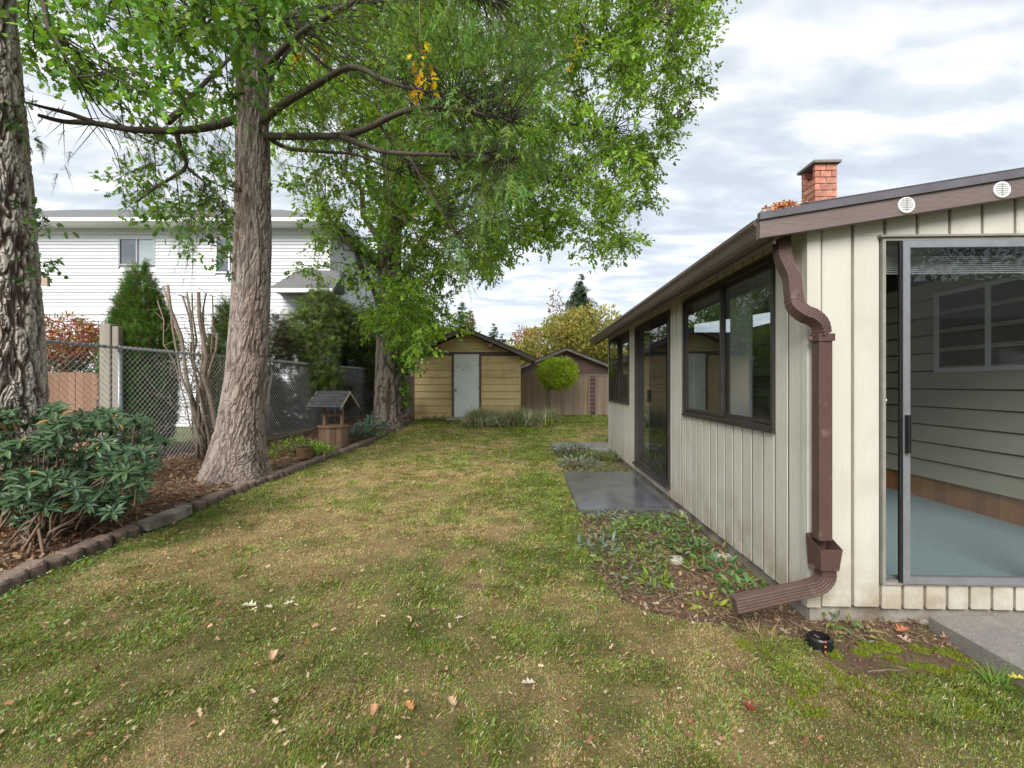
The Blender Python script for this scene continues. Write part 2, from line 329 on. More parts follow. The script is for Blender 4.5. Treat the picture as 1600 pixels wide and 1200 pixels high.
def spray_template(n=7, w=.045, L=.42):   # feathery flat spray: axis with side needles
    V = []; F = []
    for i in range(n):
        y = .06 + .88 * i / n; l = L * (1 - .55 * i / n)
        for s in (-1, 1):
            b = len(V); V += [(0, y - w/2, 0), (0, y + w, 0), (s*l, y + l*.75, -.05 + .08*((i*7) % 3 - 1))]; F.append((b, b+1, b+2))
    b = len(V); V += [(-.012, 0, 0), (.012, 0, 0), (0, 1.08, 0)]; F.append((b, b+1, b+2))
    return V, F
SP_V, SP_F = spray_template()
SPS_V, SPS_F = spray_template(4, .09, .4)
def jit(n, base, dv=.25, dh=.12, r=None):
    base = np.asarray(base, float); k = 1 + dv * rng.uniform(-1, 1, (n, 1)); c = base[None] * k
    h = rng.uniform(-1, 1, (n, 1)) * dh; c = c * np.concatenate([1 + h, 1 + 0*h, 1 - h], 1); return np.clip(c, .003, 1)
def rdir(n): return nrm(rng.normal(size=(n, 3)))
def inpoly(px, py, poly):
    r = np.zeros(len(px), bool); n = len(poly)
    for i in range(n):
        x0, y0 = poly[i]; x1, y1 = poly[(i+1) % n]
        c = ((y0 > py) != (y1 > py)) & (px < (x1 - x0) * (py - y0) / (y1 - y0 + 1e-9) + x0); r ^= c
    return r
def samp(poly, n):
    a = np.array(poly); lo, hi = a.min(0), a.max(0); o = np.zeros((0, 2))
    while len(o) < n:
        q = rng.uniform(lo, hi, (n*2, 2)); o = np.concatenate([o, q[inpoly(q[:, 0], q[:, 1], poly)]])
    return o[:n]
def curve(a, b, sag=0, n=6, wob=.03):
    a = np.asarray(a, float); b = np.asarray(b, float); L = np.linalg.norm(b - a); t = np.linspace(0, 1, n)[:, None]
    p = a + (b - a) * t; p[:, 2] += sag * L * (4 * t[:, 0] * (1 - t[:, 0])); p[1:-1] += rng.normal(size=(n-2, 3)) * wob * L; return p
def limb(mb, pts, r0, r1, n=7):
    pts = np.asarray(pts); mb.tube(pts, list(np.linspace(r0, r1, len(pts))), n)
# ------------------------------------------------------------------ ground
EDGE = np.array([(-3.30,1.2),(-3.44,2.6),(-3.52,3.4),(-3.55,4.3),(-3.58,5.0),(-3.55,6.3),(-3.50,8.3),(-3.36,10.2),(-3.30,12.0),(-3.24,14.2)])
def edge_x(y): return np.interp(y, EDGE[:, 1], EDGE[:, 0])
def gz(x, y):
    x = np.asarray(x, float); y = np.asarray(y, float)
    return .22 * sstep(9, 15, y) + .08 * sstep(-.02, -.3, x - edge_x(y)) * sstep(20, 16, y)
def bed_right(x, y):          # planting bed beside the house
    x = np.asarray(x, float); y = np.asarray(y, float)
    wob = .07 * (fbm(np.stack([x, y, 0*x], -1), 5, 3, 9) - .5) * 2
    lx = np.interp(y, [2.3, 2.55, 2.8, 3.0, 3.5, 4.4, 4.9, 7.0, 9.5], [3.0, 1.25, .82, .66, .60, .66, .74, .80, .86])
    return (x > lx + wob) & (y > 2.16 + wob) & (y < 9.5)
G3 = lambda x, y, z=0: np.stack([x, y, np.zeros_like(x) + z], -1)
def strawness(x, y):
    a = fbm(G3(x, y), .9, 4, 3); b = fbm(G3(x, y), 4.5, 3, 5)
    v = .62 + (a - .5) * 1.5 + (b - .5) * 1.3
    v += .27 * np.exp(-((x + 1.5) / 1.7) ** 2) * sstep(2.6, 5, y) * sstep(13.5, 8, y)
    v -= .6 * np.exp(-((x - .40) / .40) ** 2) * sstep(2.6, 4, y)
    v -= .35 * sstep(12.5, 15, y)
    v -= .14 * sstep(4.2, 2.4, y)
    v -= .22 * sstep(.45, .0, x - edge_x(y))
    return np.clip(v, 0, 1)
def grid(x0, x1, y0, y1, st, zf, cf, mask=None):
    xs = np.arange(x0, x1 + st/2, st); ys = np.arange(y0, y1 + st/2, st); X, Y = np.meshgrid(xs, ys)
    x = X.ravel(); y = Y.ravel(); v = np.stack([x, y, zf(x, y)], -1); nx = len(xs); ny = len(ys)
    i = (np.arange(ny-1)[:, None] * nx + np.arange(nx-1)[None]).ravel(); q = np.stack([i, i+1, i+nx+1, i+nx], -1)
    if mask is not None: q = q[mask(x[q].mean(1), y[q].mean(1))]
    return bigmesh(v, q, cf(x, y), smooth=True, quads=True)
def soilcol(x, y):
    n = fbm(G3(x, y), 7, 4, 21)[:, None]; m = fbm(G3(x, y), 1.3, 3, 27)[:, None]
    c = np.array([.075,.047,.032]) + n * np.array([.11,.072,.05]); mo = sstep(.56, .70, .5*m + .5*fbm(G3(x, y), 9, 4, 28)[:, None]) * .7
    return c * (1 - mo) + mo * np.array([.13,.145,.025]) * (.6 + n * .8)
def soilz(x, y): return gz(x, y) - .015 + .05 * (fbm(G3(x, y), 6, 4, 31) - .5)
g = link('ground', grid(-7.4, 6.0, .9, 18.4, .05, soilz, soilcol), M['soil']); tag(g, kind='structure')
def farz(x, y): return 0*x + np.where((np.abs(x) < 9) & (y > -.5) & (y < 20), -.06, -.02) + .1 * sstep(9, 16, y)
mb = MB()
# distant ground sheet out to the horizon (a ring round the modelled garden)
for a, b in (((-600,-600),(600,.9)), ((-600,18.4),(600,900)), ((-600,.9),(-7.4,18.4)), ((6.0,.9),(600,18.4))):
    z = .13 if a[1] > 10 else -.02
    mb.add([(a[0],a[1],z),(b[0],a[1],z),(b[0],b[1],z),(a[0],b[1],z)], [(0,1,2,3)])
tag(mb.out('distant_ground', pm('distant_turf', (.09,.11,.035), (.15,.15,.06), 2, .95, .4), None), kind='structure')
def lawnmask(x, y):
    return (x > edge_x(y) + .09 + .30 * (fbm(G3(x, y), 2.5, 3, 77) - .35)) & ~bed_right(x, y) & ~((x > 1.6) & (y > 2.12 + .1 * fbm(G3(x, y), 4, 3, 79)) & (y < 9.4)) & ~((x > 2.36) & (y < 2.6))
def lawncol(x, y):
    s = strawness(x, y)[:, None]; n = fbm(G3(x, y), 14, 3, 41)[:, None]
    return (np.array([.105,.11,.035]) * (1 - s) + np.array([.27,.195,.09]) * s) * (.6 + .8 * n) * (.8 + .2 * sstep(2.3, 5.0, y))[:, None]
def lawnz(x, y): return gz(x, y) + .004 + .028 * (fbm(G3(x, y), 3.2, 4, 51) - .5)
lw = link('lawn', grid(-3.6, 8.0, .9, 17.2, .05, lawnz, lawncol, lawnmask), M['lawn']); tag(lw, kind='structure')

# grass blades: thin bent blades, their numbers falling with distance
def grassfield():
    n = 860000
    Y = 1.25 * (17.0 / 1.25) ** rng.random(n) ; Y = np.where(rng.random(n) < .8, Y, rng.uniform(1.2, 17, n))
    half = Y * 1.2
    x = rng.uniform(-1, 1, n) * np.minimum(half, 5.2); x = np.where(x < -3.7, rng.uniform(-3.6, 3, n), x)
    k = lawnmask(x, Y) & (rng.random(n) < .55 + .6 * fbm(G3(x, Y), 6, 2, 61)) & (x < 4.6)
    k &= ~((x > 1.7) & (Y > 2.45) & (Y < 9.6))
    x, Y = x[k], Y[k]; n = len(x); s = strawness(x, Y)
    bare = fbm(G3(x, Y), 1.7, 4, 88); kk = (bare < .66) | (rng.random(n) < .4); x, Y, s = x[kk], Y[kk], s[kk]; n = len(x)
    st = rng.random(n) < (s ** 1.2) * .92
    hgt = np.where(st, rng.uniform(.008, .026, n), rng.uniform(.010, .034, n)) * (1 + .05 * Y) * (.65 + .35 * sstep(1.5, 5, Y)) * (.55 + 1.0 * sstep(.35, .75, fbm(G3(x, Y), 7, 3, 63)))
    wd = (.0011 + .00042 * Y) * rng.uniform(.8, 1.4, n)
    col = np.where(st[:, None], jit(n, (.45,.355,.165), .42, .12), jit(n, (.19,.25,.042), .45, .28))
    col *= (.82 + .18 * sstep(2.3, 5.0, Y))[:, None]      # blade colour darkens towards the viewpoint
    pale = rng.random(n) < .03; col[pale] = (.62,.55,.36)
    a = rng.uniform(0, 2*np.pi, n); lean = np.where(st, rng.uniform(.6, 3.2, n), rng.uniform(.3, 1.8, n))
    # neighbouring blades lean alike
    dirn = 2*np.pi * fbm(G3(x, Y), 3.0, 2, 91) * 2.5; a = np.where(rng.random(n) < .5, a, dirn + rng.normal(0, .5, n))
    d = np.stack([np.cos(a), np.sin(a)], -1); w = np.stack([-d[:, 1], d[:, 0]], -1) * wd[:, None]
    b = np.stack([x, Y, lawnz(x, Y)], -1); V = np.zeros((n, 4, 3))
    V[:, 0] = b; V[:, 0, :2] -= w; V[:, 1] = b; V[:, 1, :2] += w
    up = hgt / np.sqrt(1 + lean**2); ho = (up * lean)[:, None]
    V[:, 2] = b; V[:, 2, :2] += d * ho * .45 + w*.7; V[:, 2, 2] += up * .6
    V[:, 3] = b; V[:, 3, :2] += d * ho; V[:, 3, 2] += up * .9
    F = (np.array([(0,1,2),(0,2,3)])[None] + (np.arange(n)*4)[:, None, None]).reshape(-1, 3)
    return V.reshape(-1, 3), F, np.repeat(col, 4, 0)
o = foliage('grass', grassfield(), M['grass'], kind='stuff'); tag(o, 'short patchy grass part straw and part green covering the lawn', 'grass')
# clover and creeping weeds in the lawn edge, moss cushions
def weeds():
    ch = []; n = 7000
    y = 1.3 * (12 / 1.3) ** rng.random(n); x = edge_x(y) + .03 + np.abs(rng.normal(0, .30, n)); k = fbm(G3(x, y), 2.6, 3, 71) > .47; x, y = x[k], y[k]
    m = 5000; y2 = 1.3 * (7 / 1.3) ** rng.random(m); x2 = rng.uniform(-3.3, 3.2, m); k = fbm(G3(x2, y2), 1.6, 4, 73) > .54; x2, y2 = x2[k], y2[k]
    x = np.concatenate([x, x2]); y = np.concatenate([y, y2]); k = lawnmask(x, y); x, y = x[k], y[k]; n = len(x)
    p = np.stack([x, y, lawnz(x, y) + rng.uniform(.008, .035, n)], -1)
    ax = rdir(n); ax[:, 2] = np.abs(ax[:, 2]) * .4; up = np.tile([0, 0, 1.], (n, 1)) + rng.normal(0, .3, (n, 3))
    return inst(OVAL_V, OVAL_F, p, ax, up, rng.uniform(.014, .038, n), jit(n, (.16,.26,.06), .35, .25))
tag(foliage('lawn_weeds', weeds(), M['leaf'], kind='stuff'), 'low bright green clover and weeds creeping along the lawn edge', 'weeds')

# leaf and needle litter on the soil
def litter(region, n, size, cols, z0=.0, flat=.5):
    x, y = region(n); m = len(x)
    p = np.stack([x, y, soilz(x, y) + .004 + rng.random(m) * z0], -1)
    ax = rdir(m); ax[:, 2] *= flat; up = np.tile([0, 0, 1.], (m, 1)) + rng.normal(0, .45, (m, 3))
    c = np.asarray(cols)[rng.integers(0, len(cols), m)] * rng.uniform(.6, 1.3, (m, 1))
    return p, ax, up, rng.uniform(size[0], size[1], m), c
def leftbed(n):
    y = 2.0 * (16.8 / 2.0) ** rng.random(n); x = edge_x(y) - .05 - rng.random(n) * 2.9; return x, y
def rightbed(n):
    y = rng.uniform(2.2, 9.4, n * 3); x = rng.uniform(.5, 4.0, n * 3); k = bed_right(x, y) & ~((y > 4.86) & (y < 7.02) & (x > .66)) & ~((x > 1.73 + .034*(y-2.69)) & (y > 2.69)); return x[k][:n], y[k][:n]
BR = [(.24,.13,.075), (.33,.20,.12), (.16,.09,.055), (.42,.28,.16), (.29,.22,.16)]
ch = []
a = litter(leftbed, 26000, (.02, .075), BR, .03); ch.append(inst(OAKS_V, OAKS_F, *a))
a = litter(rightbed, 6500, (.012, .05), BR + [(.35,.3,.2)], .02); ch.append(inst(OAKS_V, OAKS_F, *a))
NEED_V = [(-.02,0,0),(.02,0,0),(.0,1,.03)]; NEED_F = [(0,1,2)]
a = litter(leftbed, 42000, (.03, .12), [(.25,.14,.08),(.17,.10,.06),(.36,.25,.16)], .02, .2); ch.append(inst(NEED_V, NEED_F, *a))
a = litter(rightbed, 26000, (.03, .11), [(.30,.2,.12),(.42,.33,.2),(.14,.09,.06)], .02, .3); ch.append(inst(NEED_V, NEED_F, *a))
tag(foliage('leaf_litter', ch, M['litter'], kind='stuff'), 'brown fallen leaves, needles and dead stalks covering the planting beds', 'leaf litter')
x, y = rightbed(9000); k = fbm(G3(x, y), 3.2, 3, 97) > .46 + .22*sstep(3.4, 2.4, y); x, y = x[k], y[k]; n = len(x)
p = np.stack([x, y, soilz(x, y) + rng.uniform(.01, .07, n)], -1); ax = rdir(n); ax[:, 2] = np.abs(ax[:, 2])*.5
cb = np.asarray([(.15,.24,.05),(.22,.28,.07),(.10,.17,.05),(.24,.22,.09),(.2,.24,.17)])[rng.integers(0, 5, n)]*rng.uniform(.7, 1.25, (n, 1))
tag(foliage('bed_groundcover', inst(OVAL_V, OVAL_F, p, ax, np.tile([0,0,1.],(n,1)) + rng.normal(0,.4,(n,3)), rng.uniform(.025,.065,n), cb), M['leaf'], kind='stuff'), 'mixed small green leaves creeping over the soil beside the cream house', 'ground cover')
# crumbs of soil and tiny moss tufts on the bare ground by the house
n = 9000; x = rng.uniform(.6, 2.6, n); y = rng.uniform(2.0, 5.0, n); k = ~((x > 1.73 + .034*(y-2.69)) & (y > 2.66)) & ~((x > .66) & (y > 4.86)) & ~((x > 2.34) & (y < 2.62)) & ~lawnmask(x, y); x, y = x[k], y[k]; n = len(x)
OCT_V = [(1,0,0),(0,1,0),(-1,0,0),(0,-1,0),(0,0,.8),(0,0,-.8)]; OCT_F = [(0,1,4),(1,2,4),(2,3,4),(3,0,4),(1,0,5),(2,1,5),(3,2,5),(0,3,5)]
tag(foliage('soil_crumbs', inst(OCT_V, OCT_F, np.stack([x, y, soilz(x, y)+.002], -1), rdir(n), rdir(n), .003 + .012*rng.random(n)**3, jit(n, (.13,.085,.06), .45, .1)), M['litter'], kind='stuff'), 'dark brown crumbs of bare soil along the foot of the cream house', 'soil')
n = 60000; x = rng.uniform(1.2, 2.6, n); y = rng.uniform(1.9, 2.62, n); k = (fbm(G3(x, y), 9, 3, 101) > .55) & (fbm(G3(x, y), 2.3, 2, 102) > .42) & ~((x > 2.34) & (y < 2.62)); x, y = x[k], y[k]; n = len(x)
ax = nrm(rng.normal(0, .5, (n, 3)) + np.array([0,0,1.])); lz = np.where(lawnmask(x, y), lawnz(x, y), soilz(x, y))
tag(foliage('moss_tufts', inst([(-.22,0,0),(.22,0,0),(0,1,0)], [(0,1,2)], np.stack([x, y, lz+.001], -1), ax, rdir(n), rng.uniform(.006,.016,n), jit(n, (.20,.24,.025), .4, .2)), M['grass'], kind='stuff'), 'yellow-green moss patches on the bare soil in front of the house', 'moss')
def lawnleaves(n):
    y = 1.3 * (13 / 1.3) ** rng.random(n); x = rng.uniform(-3.4, 1.2, n); return x, y
x, y = lawnleaves(4200); k = lawnmask(x, y); x, y = x[k], y[k]; m = len(x)
p = np.stack([x, y, lawnz(x, y) + .022 + rng.random(m) * .015], -1); ax = rdir(m); ax[:, 2] *= .35
c = np.asarray([(.30,.14,.08),(.40,.24,.14),(.2,.1,.07),(.55,.42,.27)])[rng.integers(0, 4, m)] * rng.uniform(.7, 1.2, (m, 1))
tag(foliage('scattered_leaf_bits', inst(OAKS_V, OAKS_F, p, ax, np.tile([0,0,1.],(m,1)) + rng.normal(0,.4,(m,3)), rng.uniform(.010,.046,m)*rng.uniform(.5,1,m), c), M['litter'], kind='stuff'), 'small curled brown leaf bits scattered over the lawn', 'leaf litter')
def bigleaf(px, py, size, col, label, ang, curl=.25):
    size *= .72; col = tuple(q*.88 for q in col); curl = curl*1.3 + .1
    Y = EYE * 711 / (py - 600.0); b = P(px, py, Y); b[2] = float(lawnz(np.array([b[0]]), np.array([b[1]]))[0] if lawnmask(np.array([b[0]]), np.array([b[1]]))[0] else soilz(np.array([b[0]]), np.array([b[1]]))[0]) + .028
    v = np.array(OAK_V) * size; v[:, 1] -= size*.5; v[:, 2] += curl * size * ((v[:, 0]/size)**2 * 4 + (v[:, 1]/size)**2)
    v = v + 0; ca, sa = math.cos(ang), math.sin(ang); v[:, 0], v[:, 1] = v[:, 0]*ca - v[:, 1]*sa, v[:, 0]*sa + v[:, 1]*ca
    cc = np.array(col)[None] * rng.uniform(.8, 1.15, (len(v), 1)); me = bigmesh(v, OAK_F, cc)
    o = link('fallen_leaf', me, M['litter']); o.location = b; tag(o, label, 'leaf', 'large fallen leaves on the ground')
bigleaf(426, 1040, .13, (.72,.50,.33), 'large pale peach curled leaf lying alone in the left foreground grass', .3, .9)
bigleaf(390, 955, .15, (.60,.54,.40), 'long pale grey-tan toothed leaf on the lawn left of centre', 1.35)
bigleaf(420, 957, .09, (.58,.52,.38), 'small pale leaf touching the right tip of the long toothed leaf', 1.1)
bigleaf(452, 950, .09, (.66,.60,.47), 'small whitish lobed leaf right of the long toothed leaf on the lawn', 2.2)
bigleaf(430, 1109, .07, (.62,.48,.33), 'pale leaf near the bottom edge below the large peach curled leaf', .8)
bigleaf(826, 1077, .09, (.66,.58,.48), 'whitish forked leaf in the grass at the bottom centre', 1.5)
bigleaf(640, 1118, .10, (.60,.30,.12), 'orange brown leaf on the lawn near the bottom edge left of centre', .6, .5)
bigleaf(583, 1122, .11, (.66,.36,.2), 'orange pink pointed leaf at the bottom edge of the lawn', .2, .4)
bigleaf(707, 1112, .10, (.62,.44,.28), 'tan leaf over a dark hollow at the bottom of the lawn', .5, .5)
bigleaf(718, 975, .07, (.58,.48,.36), 'tiny tan leaf alone in the middle of the foreground lawn', 1.9)
bigleaf(1410, 990, .13, (.60,.25,.13), 'bright orange oak leaf on bare soil below the sliding door', 1.9, .6)
bigleaf(1413, 1003, .11, (.58,.42,.34), 'pinkish tan oak leaf just below the bright orange leaf on bare soil', .2, .5)
bigleaf(1590, 1070, .10, (.72,.60,.10), 'yellow oak leaf in the grass at the far right edge', 1.3, .3)
bigleaf(1172, 1122, .10, (.28,.07,.05), 'dark red crumpled leaf in the grass at the bottom right', .4, .8)
bigleaf(68, 858, .20, (.50,.36,.24), 'big pale brown oak leaf in the bed beneath the glossy shrub', 1.0, .4)
bigleaf(1480, 1000, .10, (.48,.27,.17), 'russet leaf beside the edge of the concrete slab', 1.6, .6)

# ------------------------------------------------------------------ edging of blocks
ed = thing('garden_edging', 'low curving row of reddish grey concrete edging blocks along the lawn', 'garden edging', (-3.5, 3.0, 0))
s = 1.25; i = 0
protos = []
for k in range(5):
    b = MB(); L, w, h = .136, .10 + .01*random.random(), .092 + .012*random.random(); n = 8
    pr = []                                   # plan outline: scalloped front, straight back
    for q in range(n+1):
        t = q / n; pr.append((w/2 + .034 * math.sin(math.pi * t) + .002*random.uniform(-1,1), -L/2 + L*t))
    pl = [(x, y) for x, y in pr] + [(-w/2, L/2), (-w/2, -L/2)]
    m_ = len(pl); bot = [(x, y, -.05) for x, y in pl]; mid = [(x, y, h-.018) for x, y in pl]; top = [(x*.84, y*.92, h + .004*random.uniform(-1,1)) for x, y in pl]
    fs = [tuple(range(m_-1,-1,-1))]; 
    for r in range(2):
        fs += [(r*m_+i2, r*m_+(i2+1) % m_, (r+1)*m_+(i2+1) % m_, (r+1)*m_+i2) for i2 in range(m_)]
    fs.append(tuple(range(2*m_, 3*m_))); b.add(bot+mid+top, fs); me = b.mesh(); me.materials.append(M['block']); protos.append(me)
y = 1.25
while y < 14.3:
    x = float(edge_x(y)); off = .07 if 5.0 < y < 5.35 else 0
    dx_ = float(edge_x(y+.1) - edge_x(y-.1)) / .2
    o = bpy.data.objects.new('edging_block', protos[random.randrange(5)]); C.objects.link(o); o.parent = ed
    o.location = (x + off + random.uniform(-.006, .006) + 3.5, y - 3.0, float(gz(np.array([x+.1]), np.array([y]))[0]) - .012 + random.uniform(-.008, .008))
    o.rotation_euler = (random.uniform(-.07,.07), random.uniform(-.10,.10), -math.atan(dx_) + random.uniform(-.11,.11))
    y += .145 + random.uniform(0, .006)
slab = thing('flat_stone', 'flat grey concrete stone set in the edging row before the fir trunk', 'stone', (-3.47, 4.60, .045))
m_ = MB(); m_.prism([(-.07,-.30),(.05,-.32),(.08,-.12),(.09,.1),(.05,.27),(-.06,.30),(-.09,.1)], -.03, .055); m_.out('slab_stone', M['found'], slab)

# ------------------------------------------------------------------ concrete pads
def pad(name, label, x0, x1, y0, y1, z, mat, skew=0, th=.09):
    t = thing(name, label, 'paving', ((x0+x1)/2, (y0+y1)/2, 0)); cx, cy = (x0+x1)/2, (y0+y1)/2
    b = MB(); c = .008; q = [(x0-cx, y0-cy), (x1-cx+skew*0, y0-cy), (x1-cx+skew, y1-cy), (x0-cx+skew, y1-cy)]
    def ins(q, d): return [(p[0]*(1-d/abs(q[1][0])), p[1]*(1-d/abs(q[2][1]))) for p in q]
    v = [(p[0], p[1], z-th) for p in q] + [(p[0], p[1], z-c) for p in q] + [(p[0], p[1], z) for p in ins(q, c)]
    b.add(v, [(3,2,1,0)] + [(r*4+i, r*4+(i+1) % 4, r*4+4+(i+1) % 4, r*4+4+i) for r in (0,1) for i in range(4)] + [(8,9,10,11)])
    b.out('slab', mat, t); return t
pad('paving_slab', 'wet dark concrete slab in front of the side sliding door', .715, 1.80, 4.90, 6.98, .055, M['wetpad'], .07)
pad('paving_slab', 'far narrow wet concrete slab at the back corner of the cream house', .86, 2.35, 9.30, 10.3, .085, pm('wet_concrete_sky_sheen', (.22,.225,.235), (.30,.305,.315), 7, .2, .1, 60, spec=.7), .02)  # paler base colour stands in for sky reflected off the wet slab
pad('patio_slab', 'rough grey concrete patio slab below the front sliding door', 2.36, 5.6, -.5, 2.60, .078, M['concrete'], .02, .14)
# ------------------------------------------------------------------ the cream house
TH = math.atan(24/711)
house = thing('cream_house', 'cream board-sided house with brown gutter and sliding doors on the right', 'house', (1.748, 2.69, 0), -TH)
ZB, EAVE, SL = .09, 2.358, .153
LEN, WID = 6.66, 9.0
def roofz(v): return EAVE + SL * (v + .33) if v < 4.5 else EAVE + SL * (9.66 - (v + .33) )
OPL = [(.362, 2.139, 1.085, 2.27), (2.594, 4.283, .215, 2.25), (4.72, 6.515, 1.08, 2.26)]   # u0,u1,z0,z1
OPG = [(.42, 2.25, .225, 2.256)]
WT = .10
# walls (structure behind the boards), split round the openings
def wallcells(segs, a0, a1, zt):
    cells = []; x = a0
    for (u0, u1, z0, z1) in segs:
        cells.append((x, u0, ZB, zt(x), zt(u0))); cells.append((u0, u1, ZB, z0, z0)); cells.append((u0, u1, z1, zt(u0), zt(u1))); x = u1
    cells.append((x, a1, ZB, zt(x), zt(a1))); return cells
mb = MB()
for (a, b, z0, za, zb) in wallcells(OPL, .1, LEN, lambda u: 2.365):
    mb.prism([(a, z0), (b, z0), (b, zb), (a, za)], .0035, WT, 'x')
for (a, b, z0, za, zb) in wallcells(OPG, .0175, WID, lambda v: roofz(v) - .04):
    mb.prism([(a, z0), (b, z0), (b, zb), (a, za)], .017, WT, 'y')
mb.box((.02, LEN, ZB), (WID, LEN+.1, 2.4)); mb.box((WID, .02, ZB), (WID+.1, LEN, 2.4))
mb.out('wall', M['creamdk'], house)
mb = MB(); mb.box((.03, .03, -.3), (WID, LEN, ZB - .002)); mb.out('foundation', M['found'], house)
# boards
def board_v(u0, u1, z0, z1, wall, zt0=None):
    g = .0065
    m = MB(); zt0 = z1 if zt0 is None else zt0
    T = .017
    if wall == 'L':
        a, b = u0 + g, u1 - g - .006; c = .003
        pr = [(0 + .0, a + c), (.0, b - c), (c, b), (T, b), (T, a), (c, a)]     # x (depth), y
        vs = [(x, y, z0) for x, y in pr] + [(x, y, z1) for x, y in pr]
    else:
        a, b = u0 + g + .004, u1 - g; c = .005
        pr = [(a + c, 0), (b - c, 0), (b, c), (b, T), (a, T), (a, c)]
        f = lambda x: z1 + (zt0 - z1) * 0 if zt0 is z1 else None
        vs = [(x, y, z0) for x, y in pr] + [(x, y, (z1 + (x - u0) / (u1 - u0) * (zt0 - z1))) for x, y in pr]
    n = 6; m.add(vs, [tuple(range(n)), tuple(range(2*n-1, n-1, -1))] + [((i+1) % n, i, n+i, n+(i+1) % n) for i in range(n)])
    return m.out('siding_board', M['cream'], house)
def spans(a0, a1, st, cuts):
    xs = [a0]; k = a0
    while k + st < a1 - .03: k += st; xs.append(k)
    xs.append(a1); xs = sorted(set([round(q, 4) for q in xs] + [round(c, 4) for c in cuts if a0 < c < a1]))
    o = [xs[0]]
    for q in xs[1:]:
        if q - o[-1] < .035 and q not in [round(c, 4) for c in cuts] and q != xs[-1]: continue
        if q - o[-1] < .035 and len(o) > 1 and o[-1] not in [round(c, 4) for c in cuts]: o[-1] = q; continue
        o.append(q)
    return list(zip(o[:-1], o[1:]))
cutsL = [w for o in OPL for w in o[:2]]
for a, b in spans(.05, LEN, .155, cutsL):
    mid = (a+b)/2; hit = [o for o in OPL if o[0] < mid < o[1]]
    zb = ZB - random.uniform(0, .006)
    if hit:
        o = hit[0]
        if o[2] - zb > .02: board_v(a, b, zb, o[2] - .004, 'L')
        board_v(a, b, o[3] + .03, 2.355, 'L')
    else: board_v(a, b, zb, 2.355, 'L')
for a, b in spans(.075, WID, .185, []):
    mid = (a+b)/2; f = lambda v: roofz(v) - .09
    if a < OPG[0][1] and b > OPG[0][0]:
        board_v(a, b, OPG[0][3] + .02, f(a), 'G', f(b))
        if a < OPG[0][0] - .02: board_v(a, OPG[0][0], ZB, OPG[0][3] + .019, 'G')
        if b > OPG[0][1] + .02: board_v(OPG[0][1], b, ZB, OPG[0][3] + .019, 'G')
    else: board_v(a, b, ZB - random.uniform(0, .006), f(a), 'G', f(b))
for a, b in spans(OPG[0][0], OPG[0][1], .127, []):
    board_v(a, b, ZB - .004 - random.uniform(0, .008), OPG[0][2] - .004, 'G')
# corner trim
mb = MB(); mb.prism([(-.008,-.008),(.07,-.008),(.07,.0165),(.0165,.0165),(.0165,.048),(-.008,.048)], ZB - .006, 2.36); mb.out('corner_board', M['cream'], house)
# roof
def roofpoly(d0, d1, v0=-.33, v1=9.33): return [(v0, roofz(v0)-d0), (4.5, EAVE+SL*4.83-d0), (v1, EAVE+SL*(9.66-(v1+.33))-d0), (v1, EAVE+SL*(9.66-(v1+.33))-d1), (4.5, EAVE+SL*4.83-d1), (v0, roofz(v0)-d1)]
mb = MB(); mb.prism(roofpoly(-.008, .028, -.315, 9.3), -.085, 7.0, 'y'); mb.out('roof', M['roofing'], house)
mb = MB(); mb.prism(roofpoly(-.020, .022, -.335), -.118, -.0855, 'y'); mb.out('roof_edge_flashing', M['flash'], house)
mb = MB(); mb.prism(roofpoly(-.036, -.0201, -.12), -.098, -.072, 'y'); mb.out('roof_edge_strip', M['roofing'], house)
mb = MB(); mb.prism([(-.33, roofz(-.33)-.125), (4.5, roofz(4.49)-.13), (4.5, roofz(4.49)-.0225), (-.33, roofz(-.33)-.0225)], -.104, -.060, 'y'); mb.out('fascia_board', M['brown'], house)
mb = MB(); mb.prism([(4.502, roofz(4.49)-.13), (9.3, roofz(9.3)-.125), (9.3, roofz(9.3)-.0225), (4.502, roofz(4.49)-.0225)], -.104, -.060, 'y'); mb.out('fascia_board', M['brown'], house)
# soffit + eave fascia + gutter
mb = MB(); mb.prism([(-.215, 2.235),(.0, 2.352),(.0,2.364),(-.215, 2.25)], -.06, 6.95, 'y'); mb.out('soffit', M['soffit'], house)
box('eave_fascia', (-.232, -.059, 2.215), (-.216, 6.95, 2.34), M['brown'], house)
gp = [(-.236,2.262),(-.30,2.262),(-.315,2.285),(-.326,2.325),(-.345,2.35),(-.345,2.372),(-.338,2.372),(-.338,2.353),(-.318,2.33),(-.306,2.287),(-.296,2.27),(-.243,2.27),(-.243,2.372),(-.236,2.372)]
gp = [(a, b - .022) for a, b in gp]
mb = MB(); mb.prism(gp, -.055, 6.98, 'y'); mb.prism([(-.236,2.24),(-.30,2.24),(-.326,2.303),(-.345,2.328),(-.345,2.35),(-.236,2.35)], 6.981, 6.995, 'y'); mb.prism([(-.237,2.24),(-.30,2.24),(-.326,2.303),(-.345,2.328),(-.345,2.35),(-.237,2.35)], -.059, -.0551, 'y')
mb.out('gutter', M['gutter'], house)
# orange fallen needles caught on the roof edge
mb_v = []
pp = np.stack([rng.normal(-.2, .05, 220), np.full(220, -.105) + rng.normal(0, .008, 220), roofz(-.2) + .03 + rng.random(220)*.018], -1)
pp[:, 2] += SL * (pp[:, 0] + .2)
o = foliage('roof_debris', [inst(OAKS_V, OAKS_F, pp, rdir(220), rdir(220), rng.uniform(.01,.03,220), jit(220, (.55,.24,.09), .3))], M['litter'], house, world=False, kind='stuff')
